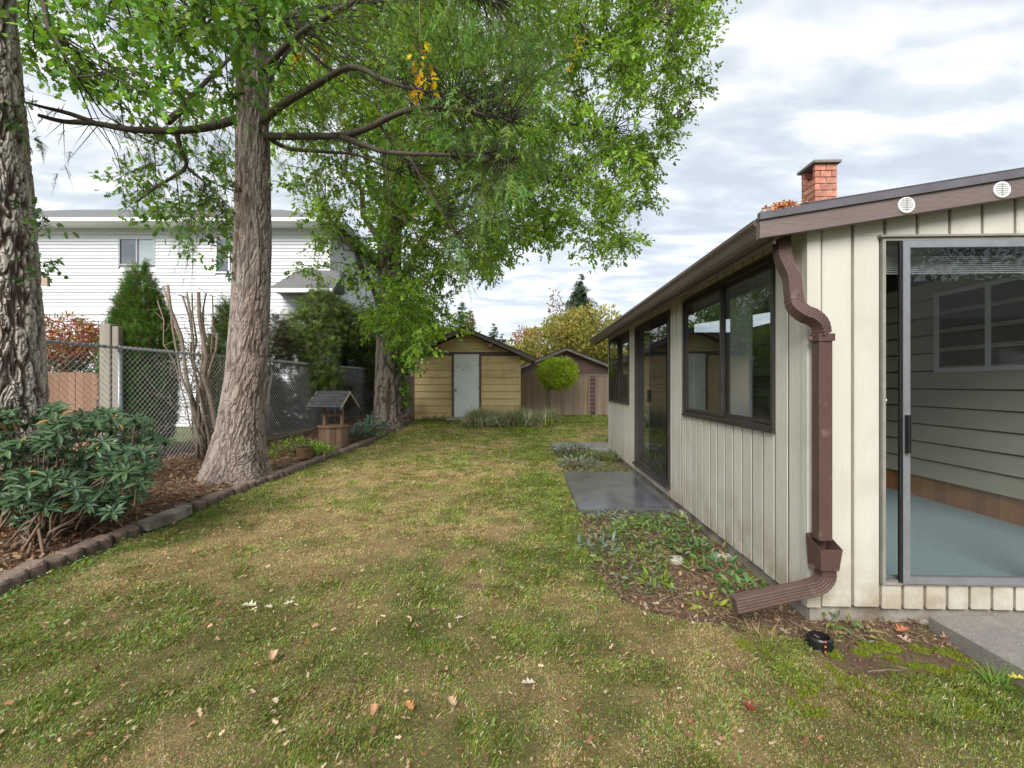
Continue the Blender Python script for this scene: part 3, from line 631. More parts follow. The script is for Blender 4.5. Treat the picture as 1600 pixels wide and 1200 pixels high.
# round vents on the rake fascia
for v in (.48, 1.0):
    zc = roofz(v) - .074
    m = MB(); ring = []; n = 28
    for k in range(n+1):
        g = 2*math.pi*k/n; ring.append((v + .041*math.cos(g), -.107, zc + .041*math.sin(g)))
    m.tube(ring, .0065, 6, cap=False); m.disc((v, -.1045, zc), .040, .003, 28, 'y')
    vt = m.out('round_vent', M['white'], house)
    m = MB()
    for k in range(-3, 4):
        h = math.sqrt(max(.036**2 - (k*.0105)**2, 1e-5)); m.box((v-h, -.1105, zc + k*.0105 - .0012), (v+h, -.1048, zc + k*.0105 + .003))
    m.out('louvre', M['white'], vt)
    box('vent_tie', (v-.0018, -.1125, zc-.036), (v+.0018, -.111, zc+.036), M['jamb'], vt)
# windows
def frame_L(par, u0, u1, z0, z1, w, x0, x1, mat, name='frame'):
    m = MB(); m.box((x0, u0, z0), (x1, u1, z0+w)); m.box((x0, u0, z1-w), (x1, u1, z1)); m.box((x0, u0, z0+w), (x1, u0+w, z1-w)); m.box((x0, u1-w, z0+w), (x1, u1, z1-w)); return m.out(name, mat, par)
def window_L(u0, u1, z0, z1, split, scr=False, curtain=True):
    w = frame_L(house, u0, u1, z0, z1, .028, -.014, .085, M['bronze'], 'window')
    frame_L(w, u0+.036, split+.02, z0+.036, z1-.036, .028, .032, .052, M['bronze'], 'sash')
    s2 = frame_L(w, split-.02, u1-.036, z0+.036, z1-.036, .028, .004, .026, M['bronze'], 'sash')
    m = MB(); m.box((.040, u0+.06, z0+.06), (.0435, split-.005, z1-.06)); m.out('pane', M['glass'], w)
    m = MB(); m.box((.013, split+.005, z0+.06), (.0165, u1-.06, z1-.06)); m.out('pane', M['glass'], w)
    if scr: m = MB(); m.box((-.006, split, z0+.05), (-.004, u1-.04, z1-.05)); m.out('insect_screen', M['screen'], w)
    m = MB(); m.box((-.024, u0-.01, z0-.016), (-.0005, u1+.01, z0-.001)); m.out('sill', M['cream'] if False else M['bronze'], w)
    return w
w1 = window_L(*OPL[0][:4], 1.238); w3 = window_L(*OPL[2][:4], 5.65, True)
# glazed side door
u0, u1, z0, z1 = OPL[1]
d = frame_L(house, u0, u1, z0, z1, .04, -.018, .09, M['bronze'], 'sliding_door')
frame_L(d, u0+.12, 3.52, z0+.041, z1-.041, .045, .004, .03, M['bronze'], 'door_leaf')
frame_L(d, 3.44, u1-.041, z0+.041, z1-.041, .045, .04, .066, M['bronze'], 'door_leaf')
m = MB(); m.box((.015, u0+.165, z0+.09), (.019, 3.475, z1-.09)); m.out('pane', M['glass'], d)
m = MB(); m.box((.051, 3.485, z0+.09), (.055, u1-.085, z1-.09)); m.out('pane', M['glass'], d)
m = MB(); m.box((-.008, u0+.12, z0+.045), (-.006, 3.45, z1-.045)); m.out('insect_screen', M['screen'], d)
box('door_handle', (-.035, 3.455, 1.15), (-.010, 3.475, 1.32), M['blackp'], d)
box('threshold', (-.05, u0-.01, z0-.03), (-.001, u1+.01, z0-.002), M['bronze'], d)
# front sliding door
u0, u1, z0, z1 = OPG[0]
def frame_G(par, a, b, z0, z1, w, y0, y1, mat, name, wb=None):
    wb = wb or w; m = MB(); m.box((a, y0, z0), (b, y1, z0+wb)); m.box((a, y0, z1-w), (b, y1, z1)); m.box((a, y0, z0+wb), (a+w, y1, z1-w)); m.box((b-w, y0, z0+wb), (b, y1, z1-w)); return m.out(name, mat, par)
d = frame_G(house, u0, u1, z0, z1, .018, -.016, .09, M['jamb'], 'sliding_door')
lf = frame_G(d, .528, 1.42, z0+.012, z1-.022, .040, -.026, .006, M['alu'], 'door_leaf')
frame_G(d, 1.36, u1-.019, z0+.019, z1-.019, .045, .03, .056, M['bronze'], 'door_leaf')
m = MB(); m.box((.566, -.012, z0+.05), (1.382, -.008, z1-.06)); m.out('pane', M['glass2'], d)
m = MB(); m.box((1.40, .041, z0+.06), (u1-.06, .045, z1-.06)); m.out('pane', M['glass2'], d)
box('weather_strip', (.508, -.025, z0+.02), (.527, -.012, z1-.024), M['blackp'], d)
box('head_flashing', (u0-.02, -.03, z1+.001), (u1+.02, -.0005, z1+.013), M['jamb'], d)
box('bottom_track', (u0+.02, -.0159, z0+.0185), (u1-.02, .028, z0+.030), M['alu'], d)
box('door_handle', (.535, -.05, 1.0), (.555, -.0265, 1.22), M['blackp'], lf)
box('door_latch', (u0+.018, .012, 1.30), (u0+.045, .022, 1.312), M['white'], d)
m = MB(); m.tube([(.455, .10, 1.93), (.452, .10, 1.75), (.462, .10, 1.60), (.47, .10, 1.62), (.458, .10, 1.78), (.456,.10,1.93)], .0035, 5); m.out('blind_cord', M['white'], d)
bl = MB()
for k in range(9):
    bl.box((u0+.03, .105, z1-.08-.0125*k*1.0-.003), (u1-.03, .135, z1-.08-.0125*k))
bl.out('blind_slats', M['blind'], d)
# interior of the sunroom
box('carpet', (WT+.002, WT+.002, .17), (2.6, LEN-.01, .20), M['carpet'], house)
for k in range(11):
    z = .43 + k*.185
    m = MB(); m.prism([(2.488, z), (2.60, z), (2.60, z+.170), (2.506, z+.170)], WT+.01, LEN-.02, 'y')
    m.out('interior_siding_board', M['inwall'], house)
pan = MB().box((2.515, 0, .20), (2.54, .126, .428)).mesh(); pan.materials.append(M['panel']); y = WT + .02
while y < LEN - .15:
    o = bpy.data.objects.new('panel_board', pan); C.objects.link(o); o.parent = house; o.location = (0, y, 0); y += .13
m = MB(); m.prism([(.10, roofz(.1)-.06), (2.6, roofz(2.6)-.06), (2.6, roofz(2.6)-.045), (.10, roofz(.1)-.045)], WT+.002, LEN-.01, 'y'); m.out('interior_ceiling', M['ceiling'], house)
box('interior_end_wall', (WT+.01, LEN-.03, .2), (2.5, LEN-.011, 2.45), M['inwall'], house)
mb = MB(); 
for (a, b, z0_, za, zb) in wallcells(OPL, .1, LEN, lambda u: 2.32): mb.prism([(a, z0_+.1), (b, z0_+.1), (b, max(zb, z0_+.11)), (a, max(za, z0_+.11))], WT+.001, WT+.012, 'x') if za - z0_ > .15 else None
mb.out('interior_lining', M['panel'], house)
iw = frame_L(house, 1.0, 2.02, 1.52, 2.32, .04, 2.47, 2.499, M['white'], 'interior_window')
m = MB(); m.box((2.485, 1.04, 1.56), (2.489, 1.98, 2.28)); m.out('pane', M['glass2'], iw)
box('mullion', (2.468, 1.46, 1.56), (2.484, 1.50, 2.28), M['white'], iw)
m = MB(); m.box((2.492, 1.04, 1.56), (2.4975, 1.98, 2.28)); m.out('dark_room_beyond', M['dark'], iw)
# pleated curtain behind the big side window
mb = MB(); n = 60; pts = [(.30 + .018*math.sin(k*1.25), 1.30 + .38*k/n) for k in range(n+1)]
mb.add([(x, y, .6) for x, y in pts] + [(x, y, 2.3) for x, y in pts], [(k, k+1, n+2+k, n+1+k) for k in range(n)], True); mb.out('curtain', M['blind'], w1)
# ------------------------------------------------------------------ chimney (stands on the roof: part of the house)
cx, cy, cw, cdp = 3.995, 6.0, .285, .30
ch_ = thing('brick_chimney', 'red brick chimney with thin concrete cap rising above the cream house roof', 'chimney', (cx, cy, 2.82), -TH)
ch_w = MB(); ch_w.box((0.012, .012, 0), (cw-.012, cdp-.012, 1.43)); core = ch_w.out('flue_core', M['mortar'], ch_)
bm_cache = {}
def brickmesh(L, D, Hh):
    k = (round(L, 3), round(D, 3))
    if k not in bm_cache: me = MB().cbox((0, 0, 0), (L, D, Hh), .004).mesh(); me.materials.append(M['brick']); bm_cache[k] = me
    return bm_cache[k]
def putbrick(x, y, z, L, D):
    o = bpy.data.objects.new('brick', brickmesh(L, D, .078)); C.objects.link(o); o.parent = ch_; o.location = (x + random.uniform(-.001,.001), y + random.uniform(-.001,.001), z)
z = .1; k = 0
while z < 1.45:
    last = z > 1.27
    ft = [(0, .138), (.147, .138)] if k % 2 else [(0, .066), (.075, .138), (.222, .063)]
    for x, L in ft:
        putbrick(x, 0, z, L, .05); putbrick(x, cdp-.05, z, L, .05)
    if not last:
        sdp = [(.053, .095), (.157, .09)] if k % 2 else [(.053, .045), (.107, .14)]
        for y, L in sdp: putbrick(0, y, z, .05, L); putbrick(cw-.05, y, z, .05, L)
    z += .0865; k += 1
zt = z
box('cap', (-.035, -.04, zt+.002), (cw+.035, cdp+.045, zt+.035), M['concrete'], ch_)
core.data.transform(Matrix.Scale((1.27)/1.43, 4, (0, 0, 1)))
# ------------------------------------------------------------------ downspout
def ribprof(w, d):
    pts = []; n = 5
    for i in range(n):
        x = -w/2 + w*(i+.5)/n
        for q in (-.36, -.22, .22, .36): pts.append((x + q*w/n, d/2 + (.0028 if abs(q) < .3 else 0)))
    top = pts; bot = [(-x, -y) for x, y in pts]; return top + bot
ds = thing('downspout', 'brown ribbed downspout curving round the house corner into an open elbow', 'downspout', (1.80, 2.6, 0))
Yd = 2.60
def sm_path(pts, n=10):
    pts = [Vector(p) for p in pts]; o = []
    for i in range(len(pts)-1):
        p0, p1, p2, p3 = pts[max(i-1,0)], pts[i], pts[i+1], pts[min(i+2, len(pts)-1)]
        for k in range(n):
            t = k/n; o.append(.5*((2*p1) + (p2-p0)*t + (2*p0-5*p1+4*p2-p3)*t*t + (3*p1-p0-3*p2+p3)*t**3))
    o.append(pts[-1]); return o
pr = ribprof(.082, .062)
def spoutpart(name, pts, corr=0, n=10, sc=1.0, par=ds, up=(0,-1,0)):
    pp = sm_path(pts, n); rad = [sc * (1 + (.045 if (corr and i % 2) else 0)) for i in range(len(pp))]
    m = MB(); m.tube(pp, rad, cap=True, prof=[(x, y) for x, y in pr], up=up, smooth=False); return m.out(name, M['spout'], par, world=True)
A = lambda px, py, Y: tuple(P(px, py, Y))
spoutpart('outlet', [A(1221,362,2.74), A(1222,392,2.72)], n=3)
spoutpart('offset_pipe', [A(1222,393,2.715), A(1225,408,2.70), A(1236,432,2.67), A(1239,455,2.65), A(1240,462,2.645)], n=5)
spoutpart('upper_elbow', [A(1240,462,2.645), A(1243,478,2.63), A(1256,490,2.60), A(1270,496,2.59), A(1281,507,2.59), A(1284.5,522,2.60)], 1, n=6)
spoutpart('straight_pipe', [A(1284.5,530,2.605), A(1284.5,842,2.605)], n=2, sc=.97)
box_ = MB(); q = P(1284.5, 528, 2.605); box_.box((q[0]-.047, 2.565, q[2]-.02), (q[0]+.047, 2.645, q[2]+.022)); box_.out('pipe_strap', M['spout'], ds, world=True)
m = MB(); m.disc((q[0]-.062, 2.61, q[2]), .013, .01, 12, 'y'); m.out('strap_screw', M['gutter'], ds, world=True)
# open hopper
xh, zt_, zb_ = P(1286, 848, 2.6)[0], P(0, 846, 2.6)[2], P(0, 884, 2.6)[2]
def tray(mb, a, b, z0, z1, y0, y1, t=.003, sl=.012):
    o = [(a+sl, y0+sl, z0), (b-sl, y0+sl, z0), (b-sl, y1, z0), (a+sl, y1, z0)]; u = [(a, y0, z1-.035), (b, y0, z1-.035), (b, y1, z1+.02), (a, y1, z1+.02)]
    oi = [(a+sl+t, y0+sl+t, z0+t), (b-sl-t, y0+sl+t, z0+t), (b-sl-t, y1-t, z0+t), (a+sl+t, y1-t, z0+t)]; ui = [(a+t, y0+t, z1-.035), (b-t, y0+t, z1-.035), (b-t, y1-t, z1+.02), (a+t, y1-t, z1+.02)]
    fs = [(3,2,1,0)] + [(i, (i+1) % 4, 4+(i+1) % 4, 4+i) for i in range(4)] + [(8,9,10,11)] + [(8+(i+1) % 4, 8+i, 12+i, 12+(i+1) % 4) for i in range(4)] + [(4+i, 4+(i+1) % 4, 12+(i+1) % 4, 12+i) for i in range(4)]
    mb.add(o+u+oi+ui, fs)
m = MB(); tray(m, xh-.058, xh+.066, zb_-.01, zt_+.01, 2.535, 2.665); m.out('hopper', M['spout'], ds, world=True)
spoutpart('lower_elbow', [A(1288,878,2.60), A(1290,890,2.60), A(1289,902,2.60), A(1278,914,2.60), A(1262,919,2.598)], 1, n=6, sc=1.02)
spoutpart('outflow_pipe', [A(1262,919,2.598), A(1190,934.5,2.59)], n=2, sc=1.0)
spoutpart('outflow_pipe', [A(1192,934,2.59), A(1147,944,2.585)], n=2, sc=1.06)
m = MB(); q = P(1268, 885, 2.61); m.disc((q[0], 2.60, q[2]), .016, .012, 14, 'y'); m.out('bracket_ear', M['spout'], ds, world=True)
# black corrugated drain stub
q = P(1284.5, 985, 2.40)
dp = thing('drain_pipe', 'short black ribbed drain pipe stub with orange stripe in the soil', 'pipe', (q[0], 2.42, -.04))
m = MB(); pts = []; 
for k in range(13): pts.append((0, 0, -.06 + .0135*k))
m.tube(pts, [.064 if k % 2 else .052 for k in range(13)], 24, cap=False); m.tube(pts[::-1], [.055 if k % 2 else .047 for k in range(13)], 24, cap=False)
n = 24; zt2 = pts[-1][2]
m.add([(.052*math.cos(2*math.pi*i/n), .052*math.sin(2*math.pi*i/n), zt2) for i in range(n)] + [(.047*math.cos(2*math.pi*i/n), .047*math.sin(2*math.pi*i/n), zt2) for i in range(n)], [(i, (i+1) % n, n+(i+1) % n, n+i) for i in range(n)])
m.out('ribbed_tube', M['blackp'], dp)
m = MB(); a0 = -math.pi/2 - .1
vs = []; 
for k in range(13):
    rr = (.0612 if k % 2 else .0532); vs += [(rr*math.cos(a0-.07), rr*math.sin(a0-.07), pts[k][2]), (rr*math.cos(a0+.07), rr*math.sin(a0+.07), pts[k][2])]
m.add(vs, [(2*k, 2*k+1, 2*k+3, 2*k+2) for k in range(12)]); m.out('orange_stripe', M['orange'], dp)

# ------------------------------------------------------------------ tan garden shed
SY = 15.0
shed = thing('garden_shed', 'tan lap-sided garden shed with white door and dark brown gable roof', 'shed', (*P(730, 0, SY)[:2], .24))
k_ = SY/711
def sx(px): return (px-730)*k_
def sz(py): return EYE - (py-600)*k_ - .24
wl, wr = sx(648), sx(812.5); hz = sz(565)
ap = sz(513.5)
def shroof(x): return ap - .43*abs(x - sx(728))
box('wall', (wl+.03, .03, 0), (wr-.03, 2.9, hz), M['shedtrim'], shed)
m = MB(); m.prism([(wl+.03, hz+.001), (wr-.03, hz+.001), (wr-.03, shroof(wr)-.13), (sx(728), ap-.13), (wl+.03, shroof(wl)-.13)], .03, 2.9, 'y'); m.out('gable_wall', M['shedtrim'], shed)
dl, dr, dt = sx(706), sx(752), sz(550)
nr = 10; rh = (sz(556) - (-.02)) / 9.0
def lap(a, b, z0, z1, a1=None, b1=None):
    a1 = a if a1 is None else a1; b1 = b if b1 is None else b1
    v = [(a, -.012, z0), (b, -.012, z0), (b, .029, z0), (a, .029, z0), (a1, .012, z1), (b1, .012, z1), (b1, .029, z1), (a1, .029, z1)]
    m = MB(); m.add(v, [(0,3,2,1),(4,5,6,7),(0,1,5,4),(1,2,6,5),(2,3,7,6),(3,0,4,7)]); m.out('siding_board', M['tan'], shed)
for r in range(9):
    z0 = -.02 + r*rh; z1 = z0 + rh - .004
    lap(wl, dl-.001, z0, z1); lap(dr+.001, wr, z0, z1)
z0 = dt + .001
for r in range(5):
    za = max(-.02 + (9+r)*rh, z0) if r else z0
    zb = -.02 + (10+r)*rh - .004
    # gable: clip by the roof line
    lim = lambda z: (ap - .15 - z)/.43
    xa, xb = max(wl, sx(728)-lim(za)), min(wr, sx(728)+lim(za)); xc, xd = max(wl, sx(728)-lim(zb)), min(wr, sx(728)+lim(zb))
    if lim(zb) > .03: lap(xa, xb, za, zb, xc, xd)
    elif lim(za) > .1: lap(xa, xb, za, ap-.16, sx(728)-.02, sx(728)+.02)
# right side wall boards
for r in range(9):
    z0 = -.02 + r*rh; m = MB(); m.add([(wr+.02, 0, z0), (wr-.02, 0, z0), (wr-.02, 2.9, z0), (wr+.02, 2.9, z0), (wr, 0, z0+rh-.004), (wr-.02, 0, z0+rh-.004), (wr-.02, 2.9, z0+rh-.004), (wr, 2.9, z0+rh-.004)], [(0,1,2,3),(7,6,5,4),(0,4,5,1),(1,5,6,2),(2,6,7,3),(3,7,4,0)]); m.out('siding_board', M['tan'], shed)
# roof slabs
xl, xr = sx(642), sx(836); yo = -.42
m = MB(); m.prism([(sx(728), ap+.02), (xl, shroof(xl)+.02), (xl, shroof(xl)-.01), (sx(728), ap-.01), (xr, shroof(xr)-.01), (xr, shroof(xr)+.02)], yo-.02, 3.2, 'y'); m.out('roof', M['shedroof'], shed)
m = MB(); m.prism([(sx(728), ap-.012), (xl, shroof(xl)-.012), (xl, shroof(xl)-.13), (sx(728)-.0, ap-.13)], yo, yo+.04, 'y'); m.out('barge_board', M['brown'], shed)
m = MB(); m.prism([(sx(728)+.002, ap-.012), (sx(728)+.002, ap-.13), (xr, shroof(xr)-.13), (xr, shroof(xr)-.012)], yo, yo+.04, 'y'); m.out('barge_board', M['brown'], shed)
m = MB(); m.prism([(wr, shroof(wr)-.045), (xr-.01, shroof(xr-.01)-.045), (xr-.01, shroof(xr-.01)-.06), (wr, shroof(wr)-.06)], yo+.041, 3.1, 'y'); m.out('soffit', M['tan'], shed)
box('eave_board', (xr-.03, yo+.041, shroof(xr)-.15), (xr-.012, 3.15, shroof(xr)-.065), M['brown'], shed)
for px in (686, 767):
    x = sx(px); zz = shroof(x) - .20
    box('lookout_beam', (x-.07, yo+.05, zz-.10), (x+.07, .0, zz+.04), M['redfence'], shed, .01)
m = MB(); a, b, c = dl, dr, .07
m.box((a, -.03, 0), (a+c, .0285, dt)); m.box((b-c, -.03, 0), (b, .0285, dt)); m.box((a+c, -.03, dt-c), (b-c, .0285, dt)); fr = m.out('door_frame', M['shedtrim'], shed)
dd = box('door', (dl+c+.003, -.012, .04), (dr-c-.003, .028, dt-c-.003), M['doorwhite'], shed)
m = MB(); m.tube([(dl+c+.07, -.012, .95), (dl+c+.07, -.05, .95)], [.012, .012], 8); m.disc((dl+c+.07, -.085, .95), .03, .035, 12, 'y', .022); m.out('door_knob', M['blackp'], dd)
for hz_ in (.35, 1.0, 1.75): box('hinge', (dr-c-.03, -.018, hz_), (dr-c+.015, -.0315+.012, hz_+.09) if False else (dr-c-.004, -.0125, hz_+.09), M['galv'], dd)
# painted leaf sprig on the door
m = MB()
for k in range(9):
    x = dl+c+.10 + .055*k; zz = 1.72 + .04*math.sin(k*1.3) - (.06 if k == 4 else 0); r_ = .022 if k != 4 else .04
    m.add([(x-r_, -.0145, zz), (x, -.0145, zz-r_*.8), (x+r_, -.0145, zz+.01), (x, -.0145, zz+r_*.9)], [(0,1,2,3)])
m.out('leaf_sprig', pm('dull_green_paint', (.10,.16,.11), (.2,.25,.18), 30, .8), dd)
box('corner_trim', (wr-.035, -.018, -.02), (wr+.022, -.0125, hz), M['tan'], shed)
st = thing('door_step', 'low grey-brown wooden step at the white shed door', 'step', (*P(722, 0, SY-.55)[:2], .2))
box('tread', (-.48, -.3, .06), (.50, .45, .12), M['greywood'], st, .01); box('riser', (-.45, -.26, -.1), (.46, .4, .059), M['wellwood'], st)

# ------------------------------------------------------------------ back fence and brown shed
FY = 17.0; kf = FY/711
bf = thing('board_fence', 'weathered brown board fence behind the round shrub', 'fence', (*P(880, 0, FY)[:2], .2), 0)
x = (812-880)*kf; x1 = (975-880)*kf
while x < x1 + .6:
    w_ = .14; h = 1.50 + random.uniform(-.01, .01)
    if not (.98 < x < 1.17):
        box('fence_board', (x, random.uniform(-.004,.004), -.05), (x+w_-.006, .02, h), M['fencew'], bf)
    x += w_
x = (812-880)*kf
box('top_rail', (x-.02, -.03, 1.512), (x1+.6, .045, 1.555), M['greywood'], bf); box('back_rail', (x, .021, 1.1), (x1+.6, .06, 1.2), M['fencew'], bf); box('kick_board', (x, -.03, -.08), (x1+.6, -.006, .04), M['wellwood'], bf)
for k in range(9):
    box('ladder_slat', (.99, -.02, .12 + k*.15), (1.20, .0, .12 + k*.15 + .08), M['shedtrim'], bf)
for xx in (.95, 1.205): box('lattice_post', (xx, -.026, 0), (xx+.035, .012, 1.5), M['fencew'], bf)
for xx in (-1.66, -.9, .45): box('fence_post', (xx, .062, -.1), (xx+.09, .14, 1.5), M['greywood'], bf)
# left stretch of fence beside the shed, with dark boards
bf2 = thing('board_fence', 'dark weathered board fence in the gap left of the tan shed', 'fence', (*P(632, 0, 18.0)[:2], .2), 0)
x = -2.6
while x < .5:
    box('fence_board', (x, random.uniform(-.004,.004), -.05), (x+.134, .02, 1.45 + random.uniform(-.02,.02)), M['fencew'], bf2); x += .14
box('top_rail', (-2.6, -.03, 1.475), (.5, .05, 1.52), M['greywood'], bf2)
BY = 19.5; kb = BY/711
bs = thing('brown_shed', 'brown horizontal-sided shed with low gable behind the board fence', 'shed', (*P(884, 0, BY)[:2], .2), 0)
ap2 = EYE + 56*kb - .2; sl2 = .40
hw = 75*kb
x = 0
rows = int(ap2/.14)
box('wall', (-hw, .03, 0), (hw, 3, ap2 - sl2*hw - .1), M['shedtrim'], bs)
m = MB(); m.prism([(-hw, ap2-sl2*hw-.099), (hw, ap2-sl2*hw-.099), (0, ap2-.1)], .03, 3, 'y'); m.out('gable_wall', M['shedtrim'], bs)
for r in range(rows):
    z0 = r*.14; z1 = z0+.135; a = min(hw, (ap2-.1-z0)/sl2); b = min(hw, max((ap2-.1-z1)/sl2, .02))
    if a < .1: break
    m = MB(); v = [(-a, -.008, z0), (a, -.008, z0), (a, .029, z0), (-a, .029, z0), (-b, .008, z1), (b, .008, z1), (b, .029, z1), (-b, .029, z1)]
    m.add(v, [(0,3,2,1),(4,5,6,7),(0,1,5,4),(1,2,6,5),(2,3,7,6),(3,0,4,7)]); m.out('siding_board', M['bshed'], bs)
hw2 = hw + .3
for s_ in (-1, 1):
    m = MB(); e1 = (s_*hw2, ap2-sl2*hw2); pl = [(0.001*s_, ap2), (0.001*s_, ap2-.12), (e1[0], e1[1]-.12), e1]
    m.prism(pl if s_ > 0 else pl[::-1], -.35, -.31, 'y'); m.out('barge_board', M['greywood'], bs)
    m = MB(); pl = [(0, ap2+.03), (0, ap2+.001), (e1[0], e1[1]+.001), (e1[0], e1[1]+.03)]
    m.prism(pl if s_ > 0 else pl[::-1], -.37, 3.2, 'y'); m.out('roof', M['shedroof'], bs)
box('trim_post', (.42, -.03, 0), (.50, -.0085, ap2-.3), M['brown'], bs)

# ------------------------------------------------------------------ wishing well
q = P(521, 0, 9.7)
wz = .12
ww = thing('wishing_well', 'small wooden wishing well with dark shingled gable roof beside the fence', 'garden ornament', (q[0], 9.7, wz), R(-14))
for i in range(8):                      # octagonal slatted drum
    a0 = 2*math.pi*(i-.5)/8; a1 = 2*math.pi*(i+.5)/8; r = .30
    for j in range(2):
        t0, t1 = j/2 + .02, (j+1)/2 - .02
        p0 = Vector((math.cos(a0), math.sin(a0), 0)).lerp(Vector((math.cos(a1), math.sin(a1), 0)), t0)*r; p1 = Vector((math.cos(a0), math.sin(a0), 0)).lerp(Vector((math.cos(a1), math.sin(a1), 0)), t1)*r
        m = MB(); m.prism([(p0.x, p0.y), (p1.x, p1.y), (p1.x*.93, p1.y*.93), (p0.x*.93, p0.y*.93)], -.05, .37); m.out('slat', M['wellwood'], ww)
m = MB(); pl = [(.335*math.cos(2*math.pi*(i-.5)/8), .335*math.sin(2*math.pi*(i-.5)/8)) for i in range(8)]; m.prism(pl, .371, .40); m.out('rim', M['wellwood'], ww)
for s_ in (-1, 1):
    box('post', (s_*.21-.025, -.03, .401), (s_*.21+.025, .03, .93), M['wellwood'], ww)
m = MB(); m.tube([(-.21, 0, .62), (.21, 0, .62)], [.02, .02], 8); m.out('crank_bar', M['wellwood'], ww)
RW = .40
for s_ in (-1, 1):
    rf = MB(); rf.prism([(0, 1.12), (s_*.33, .80), (s_*.33, .785), (0, 1.105)] if s_ < 0 else [(0, 1.105), (.33, .785), (.33, .80), (0, 1.12)], -RW, RW, 'x'); rp = rf.out('roof', M['wellroof'], ww)
    for r in range(6):
        for c_ in range(8):
            xx = -RW + c_*.1 + (.05 if r % 2 else 0); x2 = min(xx+.096, RW)
            t0, t1 = r/6, (r+1)/6+.03
            pa = (s_*.34*(1-t0), .794 + .33*t0); pb = (s_*.34*(1-t1), .794+.33*t1)
            m = MB(); n_ = (s_*.012, .012)
            pts = [(pa[0], pa[1]), (pa[0]+n_[0], pa[1]+n_[1]), (pb[0]+n_[0]*.3, pb[1]+n_[1]*.3), (pb[0], pb[1])]
            if x2 - xx > .02: m.prism(pts if s_ > 0 else pts[::-1], xx, x2, 'x'); m.out('shingle', M['wellroof'], rp)
for xx in (-RW-.012, RW):
    for s_ in (-1, 1):
        m = MB(); m.prism([(0, 1.13), (0, 1.07), (s_*.33, .75), (s_*.33, .81)][::s_], xx, xx+.012, 'x'); m.out('barge_board', M['greywood'], ww)
# pot
q = P(476, 0, 8.15)
pot = thing('plant_pot', 'round brown glazed pot sunk beside the leafy bed plants', 'pot', (q[0], 8.15, .1))
m = MB(); m.disc((0,0,-.03), .12, .17, 24, 'z', .14); m.disc((0,0,.14), .15, .03, 24); m.out('pot_body', M['pot'], pot); m = MB(); m.disc((0,0,.165), .135, .008, 24); m.out('pot_soil', M['dark'], pot)
# bucket-like stacked things & poles left of the shed
q = P(628, 0, 14.6)
lp = thing('metal_poles', 'thin pale metal poles leaning in the gap left of the shed', 'poles', (q[0], 14.6, .25))
for a, b in ((-.18,.10),(-.08,.2),(.02,.27)):
    m = MB(); m.tube([(a, 0, 0), (b, .35, .42)], [.012,.012], 6); m.out('pole', M['galv'], lp)

# ------------------------------------------------------------------ chain-link fence
ft = thing('chain_link_fence', 'grey chain-link fence on steel posts behind the left planting bed', 'fence', (-5.6, 7, .1), 0)
FP = [(-5.99, 3.3), (-5.72, 6.64), (-5.46, 10.0), (-5.27, 13.5), (-5.03, 16.9)]
ZT = 1.93
def wl_(p, z): return (p[0], p[1], z)
for p in FP:
    m = MB(); zb = .05; m.tube([wl_(p, zb-.2), wl_(p, ZT-.01)], [.03,.03], 12); m.tube([wl_(p, ZT-.06), wl_(p, ZT-.02)], [.034,.034], 12); m.disc((p[0], p[1], ZT-.01), .034, .035, 12, 'z', .012); m.out('fence_post', M['galv'], ft, True)
for a, b in zip(FP[:-1], FP[1:]):
    m = MB(); m.tube([wl_(a, ZT), wl_(b, ZT)], [.022,.022], 10); m.out('top_rail', M['galv'], ft, True)
FA = np.array(FP[0]); FB = np.array(FP[-1]); FL = np.linalg.norm(FB-FA)
def fpt(s): 
    d = [0]; 
    for a, b in zip(FP[:-1], FP[1:]): d.append(d[-1] + math.dist(a, b))
    return np.array([np.interp(s, d, [p[0] for p in FP]), np.interp(s, d, [p[1] for p in FP])]), d[-1]
FL = fpt(0)[1]; Hm = 1.80; dz = .085; Vv = []; Ff = []
s = -Hm
mw = MB()
while s < FL:
    for sgn in (1, -1):
        s0, s1 = (s, s+Hm) if sgn > 0 else (s+Hm, s); z0, z1 = .13, .13+Hm
        t0, t1 = 0, 1
        lo, hi = min(s0, s1), max(s0, s1); 
        if hi < 0 or lo > FL: continue
        ks = np.linspace(0, 1, 7); pts = []
        for t in ks:
            ss = s0 + (s1-s0)*t
            if -.001 <= ss <= FL: 
                q, _ = fpt(ss); pts.append((q[0] + .004*sgn + .03, q[1], z0 + (z1-z0)*t + .018))
        if len(pts) > 1: mw.tube(pts, .0028, 3, cap=False)
    s += dz
# twisted tips along the top
for k in range(int(FL/.085)):
    q, _ = fpt(k*.085); mw.tube([(q[0]+.03, q[1]-.008, ZT-.03), (q[0]+.03, q[1]+.004, ZT+.035)], .003, 3)
mw.out('wire_mesh', M['wire'], ft, True)['kind'] = 'stuff'

